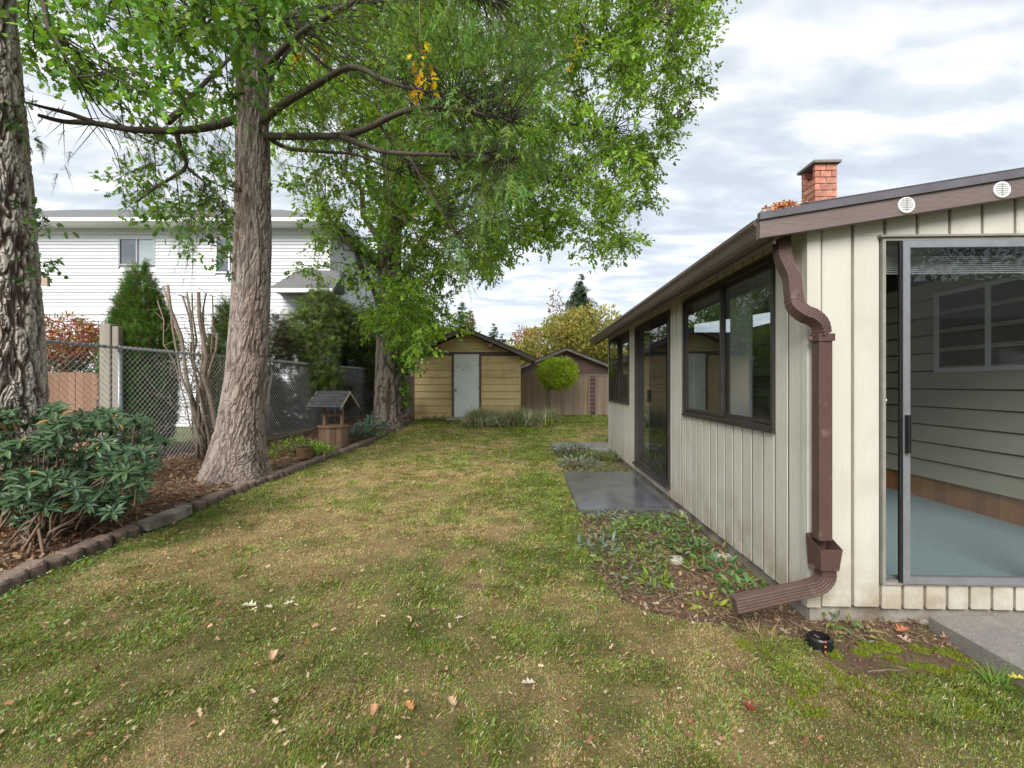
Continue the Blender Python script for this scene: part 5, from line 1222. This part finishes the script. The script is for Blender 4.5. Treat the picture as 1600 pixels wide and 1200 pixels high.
# emerald cedar (cone)
def cedar(px, ytop, ybot, Y, rad, label, n=5200, brown=.1, cols=GR):
    b = P(px, 0, Y); zt = P(0, ytop, Y)[2]; zb = max(P(0, ybot, Y)[2], .05)
    t = thing('cedar_shrub', label, 'conifer', (b[0], Y, zb), 0); h = zt - zb
    u = 1 - np.sqrt(rng.random(n)*.985 + .0); ang = rng.uniform(0, 2*np.pi, n); z = u*h; prof = rad * np.minimum(1, (1-u)*2.3)**.75 * (.8 + .25*np.sin(np.clip(u*3.2, 0, np.pi))) * (.75 + .5*fbm(np.stack([np.cos(ang)*1.8, np.sin(ang)*1.8, z*2.2], -1), 1, 3, 17))
    rr = prof * np.where(rng.random(n) < .7, rng.uniform(.8, 1.05, n), np.sqrt(rng.random(n)))
    d = np.stack([np.cos(ang), np.sin(ang), 0*ang], -1); p = np.array([b[0], Y, zb]) + d*rr[:, None]; p[:, 2] += z
    ax = nrm(d*.55 + np.array([0,0,1.])*.8 + rdir(n)*.35); c = np.asarray(cols)[rng.integers(0, len(cols), n)]*rng.uniform(.7, 1.3, (n, 1)); k = (rng.random(n) < brown) ; c[k] = np.array([.17,.10,.05])*rng.uniform(.7,1.2,(k.sum(),1))
    foliage('crown', inst(*SPT, p, ax, np.cross(ax, rdir(n)), rng.uniform(.12, .24, n), c), M['needle'], t)
    mb = MB(); mb.tube([(b[0], Y, zb-.2), (b[0], Y, zt-.2)], [.05, .008], 7); mb.out('trunk', M['bark3'], t, True)
cedar(220, 414, 700, 8.4, .47, 'pointed bright green cedar shrub behind the fence below the white house window', 10500)
cedar(357, 462, 700, 9.4, .36, 'narrow green cedar shrub half hidden behind the fir trunk', 5000, .05, [(.08,.15,.03),(.11,.18,.035)])
# cedar hedge row behind the fence
HD = [(.06,.11,.025), (.11,.18,.03), (.07,.075,.03), (.17,.22,.04)]
tree('hedge_shrub', 'dark sparse cedar hedge plant just right of the fir trunk', 'hedge', (*P(420, 0, 11.0)[:2], .1), [E(420,540,11.6,.6,.5,.8), E(410,620,11.6,.6,.4,.7)], 2600, (.12,.24), [(.045,.05,.03),(.05,.07,.025),(.10,.06,.04)], SPT, 'needle')
tree('hedge_shrub', 'tall shaggy cedar hedge plant spilling over the chain-link fence', 'hedge', (*P(495, 0, 13.7)[:2], .1), [E(505,482,13.8,.7,.55,.55), E(485,522,13.4,.8,.6,.7), E(530,505,14.2,.8,.55,.6), E(460,540,12.8,.6,.5,.6), E(500,560,12.3,.42,.45,.75), E(512,592,12.1,.36,.3,.4), E(488,600,12.5,.35,.3,.4)], 8500, (.12,.25), HD, SPT, 'needle', updir=(0,0,-.35))
tree('hedge_shrub', 'dark cedar hedge plant leaning towards the oak trunk behind the fence', 'hedge', (*P(565, 0, 16.4)[:2], .1), [E(560,520,16.4,.9,.6,.8), E(585,550,16.8,.65,.6,.9), E(560,575,16.2,.8,.5,.8)], 4600, (.12,.25), HD, SPT, 'needle', updir=(0,0,-.2))
tree('hedge_shrub', 'low dark cedar growth behind the chain-link fence above the wishing well', 'hedge', (*P(540, 0, 15.5)[:2], .1), [E(545,605,16,1.1,.5,1.0), E(500,612,14.2,.9,.5,.9), E(465,622,13.2,.8,.5,.8), E(590,610,17.6,1.1,.4,1.1), E(425,632,12.2,.7,.4,.7)], 6500, (.14,.26), [(.04,.05,.025),(.06,.06,.03),(.10,.075,.05)], SPT, 'needle')
# red laceleaf maple
tree('laceleaf_maple', 'rusty red and gold laceleaf maple mound behind the fence at left', 'shrub', (*P(110, 0, 8.8)[:2], 0), [E(95,525,8.8,.75,.6,.38), E(140,535,8.6,.5,.5,.35), E(85,555,8.7,.6,.5,.3)], 5200, (.06,.13), [(.30,.09,.05),(.24,.07,.05),(.36,.2,.05),(.22,.19,.05),(.3,.13,.06)], (LANCE_V, LANCE_F), updir=(0,0,-.6))
tree('dark_shrub', 'dark green leafy shrub beneath the red laceleaf maple', 'shrub', (*P(115, 0, 8.5)[:2], 0), [E(100,585,8.5,.65,.4,.28), E(140,578,8.5,.3,.3,.25)], 1500, (.05,.09), [(.03,.045,.02),(.10,.10,.03)], OV)
# pruned bare lilac-like shrub
bs_ = thing('bare_shrub', 'bare pruned multi-stemmed shrub with cut stubs behind the fence', 'shrub', (*P(315, 0, 8.0)[:2], .1))
mb = MB(); b0 = P(325, 0, 8.0); b0[2] = .1
for (px, py, Y, r) in ((262,445,7.8,.028),(255,448,7.9,.02),(285,462,8.1,.02),(310,456,8.0,.035),(322,458,8.1,.016),(332,462,8,.014),(300,458,8.2,.016),(292,456,8.1,.018),(270,500,8,.015),(340,520,8,.02),(246,470,8,.01),(318,480,8.2,.018)):
    c_ = curve(b0 + rng.normal(0, .12, 3)*np.array([1,.6,0]), P(px, py, Y), -.02, 9, .012); mb.tube(c_, list(np.linspace(r*1.25, r*.85, 9)), 7)
    for k in range(7):
        j = rng.integers(3, 9); t = c_[j] + nrm(rng.normal(size=3) + np.array([0,0,.5]))*rng.uniform(.15,.5); mb.tube(curve(c_[j], t, .05, 4, .06), [.007,.005,.004,.002], 4, cap=False)
for k in range(70):
    a = P(rng.uniform(250,345), rng.uniform(500,690), rng.uniform(7.6,8.6)); mb.tube(curve(a, a + nrm(rng.normal(size=3)+np.array([0,0,.6]))*rng.uniform(.3,.8), .05, 5, .06), [.006,.005,.004,.003,.002], 4, cap=False)
mb.out('stems', M['bleached'], bs_, True)
tree('fence_thicket', 'thin yellow-green leafy scrub around the bare pruned stems', 'shrub', (*P(300, 0, 8.7)[:2], 0), [E(285,590,8.8,.5,.4,.6), E(325,610,8.7,.4,.4,.7), E(300,540,8.9,.45,.4,.4)], 1500, (.035,.07), [(.12,.14,.04),(.2,.17,.06),(.09,.10,.035)], OV, trunk_r=.02)
# round topiary, low grey-green bed
tree('round_topiary', 'bright yellow-green ball-clipped shrub on a thin bare trunk', 'shrub', (*P(858, 0, 15.9)[:2], .2), [E(871,583,15.9,.70,.66,.54)], 5200, (.07,.12), [(.32,.42,.03),(.24,.36,.035),(.40,.46,.05)], OV, lump=.2, trunk_r=.045)
tz = thing('lavender_bed', 'pale grey-green spiky herbs in a low bed by the tan shed', 'plants', (*P(810, 0, 13.6)[:2], .2)); n = 9000
x = rng.uniform(-1.35, 1.15, n); yy = rng.normal(0, .26, n); px0 = P(805, 0, 13.6)[0]
p = np.stack([px0 + x, 13.6 + yy + .15*x, .2 + 0*x], -1); hh = (.10 + .42*fbm(G3(p[:,0], p[:,1]), 2.6, 3, 8)) * rng.uniform(.4, 1.5, n) * np.where(x > -.2, 1.1, 1.0)
ax = nrm(rng.normal(0, .42, (n, 3)) + np.array([0,0,1.])); cc = np.asarray([(.42,.46,.28),(.55,.55,.40),(.27,.31,.14),(.30,.24,.16),(.16,.22,.05)])[rng.integers(0,5,n)]*rng.uniform(.7,1.2,(n,1))
foliage('foliage', [inst([(-.022,0,0),(.022,0,0),(0,1,.1),(-.02,.45,.02),(.02,.45,.02),(.16,.7,.05),(-.15,.8,.05)], [(0,1,4),(0,4,3),(3,4,2),(3,4,5),(4,3,6)], p, ax, rdir(n), hh, cc), inst(*OV, p[:700] + ax[:700]*.1, rdir(700), rdir(700), .08, jit(700, (.12,.1,.06)))], M['leaf'], tz)
tree('green_clump', 'small bright lime green clump at the right end of the grey-green bed', 'plants', (*P(858, 0, 13.1)[:2], .2), [E(858,662,13.1,.18,.15,.14)], 260, (.05,.09), [(.22,.33,.03)], OV, trunk_r=.01)
kb_ = thing('bed_kerb', 'thin dark timber edge in front of the grey-green herb bed', 'edging', (*P(815, 0, 13.2)[:2], .18)); box('timber', (-1.0, -.02, -.1), (.95, .03, .06), M['wellwood'], kb_); kb_.rotation_euler = (0, 0, R(3))
# mid and far trees
OG = [(.10,.19,.035),(.14,.24,.04),(.07,.14,.03)]
YG = [(.30,.30,.06),(.38,.35,.09),(.22,.25,.05),(.36,.27,.09)]
tree('green_tree', 'fresh green leafy tree just behind the left roof slope of the tan shed', 'tree', (*P(650, 0, 20)[:2], .1), [E(640,520,20,1.3,1,1.0), E(680,540,20,1.0,1,.8), E(610,560,19.5,.9,.8,1.4), E(650,480,21,.8,.8,.7)], 5200, (.14,.26), OG, OV, trunk_r=.12)
tree('autumn_tree', 'large yellow-green turning tree behind the brown shed', 'tree', (*P(880, 0, 27)[:2], .1), [E(870,545,27,2.2,2,1.5), E(925,530,27,2.0,2,1.7), E(820,562,27,2.0,1.6,1.0), E(900,505,27.5,.9,1,.9), E(975,550,27,2.0,2,1.6), E(868,512,27.5,.7,.8,.8), E(780,566,28,1.5,1.5,.8)], 15000, (.16,.32), YG, OV, trunk_r=.2, lump=.4)
tree('red_leaf_tree', 'small reddish autumn tree between the two sheds', 'tree', (*P(822, 0, 36)[:2], .1), [E(822,526,36,1.0,1.0,.7), E(835,526,36,.8,1,.6)], 700, (.2,.35), [(.30,.12,.07),(.34,.2,.09)], OV, trunk_r=.12)
tree('red_leaf_tree', 'thin reddish upright treetop left of the tall far conifer', 'tree', (*P(872, 0, 30)[:2], .1), [E(868,478,30,.5,.5,1.1), E(885,500,30,.8,.8,1.0)], 420, (.16,.3), [(.28,.14,.10),(.2,.16,.07)], OV, trunk_r=.08)
def conifer(px, ytop, Y, hw_px, label, ybase=600, cols=GR, layers=26, dens=2.0):
    layers = int(layers*1.5)
    b = P(px, 0, Y); zt = P(0, ytop, Y)[2]; zb = P(0, ybase, Y)[2]; t = thing('conifer_tree', label, 'conifer', (b[0], Y, .1), 0); W_ = hw_px*Y/711; h = zt - zb; ch = []
    for k in range(layers):
        u = (k + rng.random()*.5)/layers; r = W_ * (1-u)**.85 * rng.uniform(.75, 1.15) + .05; nb = int(max(5, 9*dens*(1.2-u)))
        for a in rng.uniform(0, 2*np.pi, nb):
            d = np.array([math.cos(a), math.sin(a), -.22 - .25*(1-u)]); rr = r*rng.uniform(.7, 1.15); m_ = 6
            s = (np.arange(m_)+.5)/m_; p = np.array([b[0], Y, zb+u*h]) + d[None]*(s*rr)[:, None]; p[:, 2] += .12*rr*s*s
            ax = nrm(np.tile(d, (m_,1)) + rng.normal(0, .4, (m_,3)) + np.array([0,0,-.25])); c = np.asarray(cols)[rng.integers(0, len(cols), m_)]*rng.uniform(.7,1.3,(m_,1))
            ch.append(inst(*SPS, p, ax, np.array([0,0,1.])+rng.normal(0,.4,(m_,3)), (.75*rr*(1.15-s*.6)+.14), c))
    foliage('crown', ch, M['needle'], t); mb = MB(); mb.tube([(b[0],Y,.0),(b[0],Y,zt-.15)], [.02*h+.05, .02], 7); mb.out('trunk', M['bark3'], t, True)
DC = [(.05,.085,.045),(.075,.115,.055),(.04,.07,.035)]
conifer(908, 425, 42, 44, 'tall dark layered conifer rising behind the autumn tree', 545, DC, 22)
conifer(722, 470, 32, 26, 'blue-green pointed conifer behind the tan shed roof', 580, [(.06,.12,.07),(.1,.15,.06)], 22)
conifer(735, 482, 30, 20, 'olive pointed conifer touching the right of the blue-green one', 580, [(.16,.17,.05),(.2,.19,.06)], 18)
conifer(772, 504, 34, 16, 'small green conifer seen above the right shed roof slope', 580, DC+[(.12,.17,.06)], 14)
conifer(948, 496, 34, 12, 'small conifer tip just above the far end of the gutter', 580, [(.12,.17,.05)], 12)
conifer(785, 520, 44, 18, 'low distant conifer left of the red autumn tree', 580, DC, 12)
tree('green_tree', 'distant green treeline tree seen low between shed and conifers', 'tree', (*P(700, 0, 44)[:2], .1), [E(700,545,44,4,2,2.2), E(760,560,44,4,2,1.8), E(640,550,44,4,2,2.5)], 2600, (.35,.6), [(.09,.14,.04),(.14,.18,.05)], OV, trunk_r=.2)
tree('green_tree', 'green tree far behind the hedge, between the white house and the oak trunk', 'tree', (*P(560, 0, 36)[:2], .1), [E(600,540,36,2.5,2,3), E(560,520,40,2.5,2,3)], 2200, (.3,.5), OG, OV, trunk_r=.2)

# ------------------------------------------------------------------ glossy shrub at the left edge: leaf rosettes
sh = thing('glossy_shrub', 'bushy glossy dark green shrub with whorled leaves below the furrowed trunk', 'shrub', (-4.15, 3.95, .08))
ros = []; k = 0
SHP = [(-60,640),(60,640),(120,636),(190,640),(236,665),(262,690),(232,735),(215,775),(165,805),(130,795),(95,790),(60,815),(-60,835)]
q = samp(SHP, 420); 
cents = []
for (a, b) in q:
    Y = rng.uniform(3.55, 4.75); c = P(a, b, Y); c[2] += .10*(fbm(np.array([[a*.02, Y, 0.]]), 1, 2, 5)[0]-.4)*(1 if b < 700 else 0)
    if all(np.linalg.norm(c - o) > .105 for o in cents): cents.append(c)
cents += [P(60,750,3.6), P(140,775,3.7), P(75,745,3.55), P(10,700,3.6), P(90,690,3.6), P(130,655,4.0), P(180,700,4.1), P(215,745,4.2)]
leafP = []; leafA = []; leafU = []; leafS = []; leafC = []
mb = MB(); basep = np.array([-4.0, 3.85, .05])
for c in cents:
    d = nrm(c - np.array([-4.25, 4.1, .35])); d = nrm(d*.6 + np.array([0, -.15, .75]) + rng.normal(0, .15, 3)); a1 = nrm(np.cross(d, [1, .3, 0])); a2 = np.cross(d, a1)
    bc = .75 + .5*rng.random()
    for tier, (m_, el) in enumerate(((6, 1.15), (6, .55), (5, .1))):
        for i in range(m_):
            g = 2*math.pi*(i + .5*tier)/m_ + rng.normal(0, .15); o = a1*math.cos(g) + a2*math.sin(g)
            ax = nrm(o*math.cos(el*0 + .0)*(.35 + .75*(1-el/1.3)) + d*(el*.75 - .05) + np.array([0,0,-.08])); leafP.append(c - d*.03*(2-tier) + o*.006); leafA.append(ax); leafU.append(d + ax*.2); leafS.append(rng.uniform(.085, .135)*(1.05-.15*(2-tier)*.5)); leafC.append(np.array((.06,.112,.048))*bc*rng.uniform(.75, 1.3) if rng.random() > .03 else np.array((.35,.22,.05)))
    mb.tube([c - d*.22 + rng.normal(0,.015,3), c - d*.1, c - d*.02], [.006,.005,.004], 5, cap=False)
    if rng.random() < .12: mb.tube(curve(basep + rng.normal(0, .14, 3)*np.array([1,1,0]), c - d*.2, .10, 7, .03), list(np.linspace(.013, .005, 7)), 5, cap=False)
mb.out('stems', M['stem'], sh, True)
leafP, leafA, leafU, leafS, leafC = map(np.array, (leafP, leafA, leafU, leafS, leafC))
# the nearest leaves are parts of their own, sharing six meshes; the rest are one mesh
ordr = np.argsort(np.linalg.norm(leafP - np.array([0, 0, 1.4]), axis=1)); near, rest = ordr[:290], ordr[290:]
lms = []
for k in range(6):
    me = bigmesh(np.array(LANCE_V)*np.array([1.15,1,1]), LANCE_F, np.tile(np.array([(.04,.085,.04),(.055,.11,.045),(.06,.12,.055),(.075,.135,.06),(.09,.15,.055),(.05,.10,.06)][k]), (len(LANCE_V), 1))); me.materials.append(M['gleaf']); lms.append(me)
for i in near:
    y_ = Vector(leafA[i]); x_ = y_.cross(Vector(leafU[i])).normalized(); z_ = x_.cross(y_); o = bpy.data.objects.new('leaf', lms[random.randrange(6)]); C.objects.link(o); o.parent = sh
    mt = Matrix((x_, y_, z_)).transposed().to_4x4(); o.matrix_local = Matrix.Translation(Vector(leafP[i]) - sh.location) @ mt @ Matrix.Scale(float(leafS[i]), 4)
foliage('leaves', inst(np.array(LANCE_V)*np.array([1.15,1,1]), LANCE_F, leafP[rest], leafA[rest], leafU[rest], leafS[rest], leafC[rest]), M['gleaf'], sh, kind='stuff')

# ------------------------------------------------------------------ bed plants
def rosette(name, label, cat, px, py, n, size, col, tmpl=(OVAL_V, OVAL_F), h=.10, spread=.14, mat='leaf', group=None, loc=None, flat=.6, up_=.6):
    if loc is None:
        Y = (EYE-.04)*711/(py-600.0); b = P(px, py, Y); b[2] = float(soilz(np.array([b[0]]), np.array([b[1]]))[0])
    else: b = np.array(loc, float)
    t = thing(name, label, cat, tuple(b), 0, group); g = rng.uniform(0, 2*np.pi, n); rr = np.sqrt(rng.random(n))*spread
    p = b + np.stack([np.cos(g)*rr, np.sin(g)*rr, rng.uniform(.01, 1, n)*h*(1.1-rr/spread*.6)], -1)
    ax = nrm(np.stack([np.cos(g), np.sin(g), 0*g], -1)*flat + rng.normal(0, .35, (n, 3)) + np.array([0,0,up_])*rng.random((n,1))); up = np.array([0,0,1.]) + rng.normal(0, .35, (n, 3))
    foliage('leaves', inst(*tmpl, p, ax, up, rng.uniform(size[0], size[1], n), jit(n, col, .3, .15)), M[mat], t)
    mb = MB(); 
    for i in range(0, n, 4): mb.tube([b + rng.normal(0,.01,3), p[i]], [.0035,.002], 4, cap=False)
    mb.out('stems', M['stem'], t, True); return t
rosette('lambs_ear', 'silvery grey-green woolly-leaved clump at the lawn side of the bed', 'plant', 937, 850, 80, (.06,.12), (.22,.26,.20), (LANCE_V*1, LANCE_F), .10, .17)
rosette('lambs_ear', 'silvery grey-green leaf clump against the near corner of the wet slab', 'plant', 955, 812, 60, (.05,.10), (.20,.24,.18), (LANCE_V*1, LANCE_F), .11, .16)
rosette('groundcover_plant', 'bright green small-leaved groundcover in front of the wet slab', 'plant', 1000, 830, 520, (.025,.055), (.16,.26,.06), h=.12, spread=.34)
rosette('groundcover_plant', 'green leafy groundcover left of the pale stone by the house wall', 'plant', 1035, 818, 260, (.03,.06), (.12,.20,.06), h=.12, spread=.22)
rosette('groundcover_plant', 'dull olive groundcover between the silvery clump and the house wall', 'plant', 985, 868, 330, (.02,.05), (.17,.21,.06), h=.07, spread=.26)
rosette('broadleaf_weed', 'dark green broad-leaved weed close to the house wall below the slab', 'plant', 1077, 852, 90, (.05,.09), (.10,.20,.07), h=.13, spread=.16)
rosette('broadleaf_weed', 'lime green weed with upright leaf in the middle of the bed', 'plant', 1022, 905, 22, (.07,.11), (.26,.37,.05), (LANCE_V, LANCE_F), .08, .08, flat=.9)
rosette('broadleaf_weed', 'bright leafy weed beside the orange leaf in the bed', 'plant', 1090, 880, 30, (.04,.08), (.18,.30,.06), h=.10, spread=.08)
rosette('broadleaf_weed', 'deep green upright leaves near the wall above the downspout end', 'plant', 1130, 890, 36, (.05,.09), (.10,.24,.09), h=.14, spread=.12)
rosette('broadleaf_weed', 'yellow-green flat weed at the lower part of the bed', 'plant', 1105, 935, 40, (.04,.07), (.30,.36,.05), h=.05, spread=.13)
rosette('broadleaf_weed', 'green weed just above the end of the downspout', 'plant', 1160, 915, 60, (.04,.08), (.14,.27,.08), h=.12, spread=.13)
rosette('broadleaf_weed', 'small yellowish weed directly over the downspout mouth', 'plant', 1158, 938, 18, (.03,.06), (.28,.34,.06), h=.06, spread=.07)
rosette('trailing_plant', 'mixed green and tan trailing plants in the far bed between the two slabs', 'plant', 0, 0, 420, (.04,.08), (.15,.20,.06), h=.14, spread=.45, loc=(1.55, 8.3, .04))
rosette('trailing_plant', 'silvery leaf clumps at the lawn side of the far bed', 'plant', 0, 0, 240, (.05,.10), (.23,.27,.20), (LANCE_V, LANCE_F), .12, .38, loc=(1.12, 7.6, .04))
rosette('trailing_plant', 'dark green plants beside the far wet slab', 'plant', 0, 0, 260, (.05,.09), (.11,.15,.08), h=.2, spread=.4, loc=(1.2, 8.9, .04))
rosette('bed_plant', 'bright green ferny plant between the fir trunk and the pot', 'plant', 0, 0, 260, (.06,.12), (.20,.33,.045), (LANCE_V, LANCE_F), .32, .36, loc=(-4.15, 8.7, .1))
rosette('bed_plant', 'lime green leafy plant spilling over the edging right of the pot', 'plant', 0, 0, 230, (.06,.11), (.22,.36,.05), (OVAL_V, OVAL_F), .22, .30, loc=(-3.62, 8.5, .1))
rosette('bed_plant', 'low yellow-green leaves at the right foot of the fir trunk', 'plant', 0, 0, 120, (.05,.09), (.2,.3,.05), (OVAL_V, OVAL_F), .14, .22, loc=(-4.35, 8.0, .1))
rosette('bed_plant', 'blue-grey leathery plant right of the wishing well', 'plant', 0, 0, 260, (.08,.15), (.075,.14,.12), (LANCE_V, LANCE_F), .34, .36, loc=(-3.65, 10.7, .14), mat='gleaf')
rosette('bed_plant', 'arching blue-green fronds at the foot of the oak trunk', 'plant', 0, 0, 190, (.10,.2), (.09,.17,.13), (LANCE_V, LANCE_F), .45, .34, loc=(-3.55, 11.7, .16), mat='gleaf')
rosette('bed_plant', 'fresh green low leaves along the edging near the oak', 'plant', 0, 0, 160, (.05,.10), (.16,.28,.06), (OVAL_V, OVAL_F), .16, .34, loc=(-3.5, 11.1, .14))
rosette('bed_plant', 'small leafy weeds at the foot of the tan shed wall', 'plant', 0, 0, 160, (.05,.10), (.14,.22,.05), (OVAL_V, OVAL_F), .14, .5, loc=(-2.4, 14.7, .24))
rosette('bed_plant', 'green shrub branch hanging by the left corner of the tan shed', 'plant', 0, 0, 300, (.08,.14), (.14,.26,.05), (OVAL_V, OVAL_F), 1.0, .4, loc=(-3.55, 14.2, .6))
rosette('grass_tuft', 'bright green grass tuft beside the patio slab edge', 'grass', 1555, 1052, 90, (.06,.12), (.16,.30,.05), ([(-.03,0,0),(.03,0,0),(0,1,.1)], [(0,1,2)]), .02, .05, up_=1.6)
rosette('grass_tuft', 'dry straw-coloured grass tuft below the outflow pipe', 'grass', 1195, 985, 90, (.06,.13), (.42,.33,.18), ([(-.025,0,0),(.025,0,0),(0,1,.1)], [(0,1,2)]), .02, .06, up_=1.3)
# stones and moss by the house
def rock(name, label, px, py, r, col, hsc=.5):
    Y = (EYE-.03)*711/(py-600.0); b = P(px, py, Y); b[2] = float(soilz(np.array([b[0]]), np.array([b[1]]))[0])
    th = np.linspace(0, 2*np.pi, 14, endpoint=False); vs = []; rings = 6
    for i in range(rings):
        ph = (i+.5)/rings*np.pi
        for t in th:
            d = np.array([math.sin(ph)*math.cos(t), math.sin(ph)*math.sin(t), math.cos(ph)*hsc]); vs.append(d*r*(.75+.55*float(vnoise(d*2.3 + px, 3))))
    fs = [(i*14+j, i*14+(j+1)%14, (i+1)*14+(j+1)%14, (i+1)*14+j) for i in range(rings-1) for j in range(14)] + []
    vs = vs + [np.array([0, 0, hsc*r*.95]), np.array([0, 0, -hsc*r])]; fs = [f[::-1] for f in fs] + [(j, (j+1) % 14, rings*14)[::1] for j in range(14)] + [((rings-1)*14+(j+1) % 14, (rings-1)*14+j, rings*14+1) for j in range(14)]
    m = MB(); m.add(vs, fs, True); o = m.out(name, col, None); o.location = tuple(b); tag(o, label, 'moss' if 'moss' in name else 'stone'); return o
palest = pm('pale_stone', (.36,.33,.28), (.5,.46,.4), 20, .9, .6, 60)
mossm = pm('moss_green', (.10,.13,.012), (.19,.22,.02), 60, 1, 1.0, 160)
rock('garden_stone', 'pale flat stone beside the house wall at the slab corner', 1070, 797, .10, palest)
rock('garden_stone', 'whitish stone in the bed near the house wall', 1127, 862, .08, palest)
rock('garden_stone', 'rounded pale stone in the middle of the side bed', 1056, 868, .07, palest)
rock('garden_stone', 'small whitish stone at the corner of the patio slab', 1443, 962, .028, palest, .9)
rock('garden_stone', 'small grey stone in the bed left of the whitish stone', 1098, 842, .06, palest)
for i, (px, py, r, s) in enumerate([(1360,998,.055,'leftmost'),(1390,1000,.05,'second'),(1345,1010,.035,'lowest left'),(1435,998,.05,'large right'),(1393,1017,.03,'small middle'),(1432,1030,.04,'lower middle'),(1462,1035,.06,'lower right'),(1480,1005,.05,'upper right'),(1225,992,.03,'small far left')]):
    mo_ = rock('moss_cushion', s + ' green moss cushion on the bare soil by the front sliding door', px, py, r, mossm, .2)
    n = 900; g = rng.uniform(0, 2*np.pi, n); q = np.sqrt(rng.random(n))*r*1.35; pz = np.clip(1-(q/(r*1.05))**2, 0, 1)**.5*r*.19
    foliage('moss_fuzz', inst([(-.25,0,0),(.25,0,0),(0,1,0)], [(0,1,2)], np.stack([np.cos(g)*q, np.sin(g)*q*.8, pz], -1), nrm(rng.normal(0,.6,(n,3))+np.array([0,0,1.])), rdir(n), rng.uniform(.006,.013,n), jit(n, (.19,.23,.025), .45, .2)), M['grass'], mo_, world=False, kind='stuff')
# long dry twigs
for (a, b, c_, d, lab) in ((1355,1052,1412,1049,'long thin dry twig on the soil in front of the sliding door'),(1400,1043,1418,1047,'short pale twig crossing the long thin twig tip'),(1225,968,1280,998,'dark thin twig beside the black drain pipe')):
    Y1 = (EYE-.03)*711/(b-600.); Y2 = (EYE-.03)*711/(d-600.); p1, p2 = P(a,b,Y1), P(c_,d,Y2); p1[2] = p2[2] = .035; t = MB(); t.tube(curve(p1, p2, .02, 6, .02), .004, 5); tag(t.out('dry_twig', M['stem'], None), lab, 'twig')
bh = thing('brown_house', 'dark brown low house behind the viewpoint, mirrored in the front door glass', 'house', (6.2, -4.2, 0))
box('wall', (0, -6, 0), (12, 0, 2.7), M['bshed'], bh)
for k in range(14): box('siding_board', (0, .002, k*.19), (12, .022, k*.19+.182), M['bshed'], bh)
m = MB(); m.prism([(.5, 2.65), (-3, 4.1), (-6.5, 2.65), (-6.5, 2.56), (-3, 4.0), (.5, 2.56)], -.4, 12.4, 'x'); m.out('roof', M['shedroof'], bh)
# trees behind the camera that the glass mirrors
tree('garden_tree', 'broad leafy tree standing behind the viewpoint, mirrored in the door glass', 'tree', (5.0, -9, 0), [((5.0,-9,5),(3.2,2,2.6)), ((1.5,-10,4.2),(2,2,2.4)), ((8.5,-9.5,4.0),(2.4,2,2.4)), ((13,-9,3.6),(2.6,2,2.8))], 22000, (.12,.24), [(.06,.11,.03)], OV, trunk_r=.25)
tree('tall_hedge', 'dark tall hedge behind the viewpoint closing the garden', 'hedge', (4.0, -12, 0), [((-5,-12,1.3),(3.2,1,1.7)), ((1,-12,1.3),(3.4,1,1.8)), ((7,-12,1.5),(3.6,1,2.0)), ((13,-12,1.9),(3.4,1,2.6)), ((19,-12,1.9),(3.4,1,2.6))], 16000, (.15,.3), [(.04,.07,.025)], OV, trunk_r=.1)
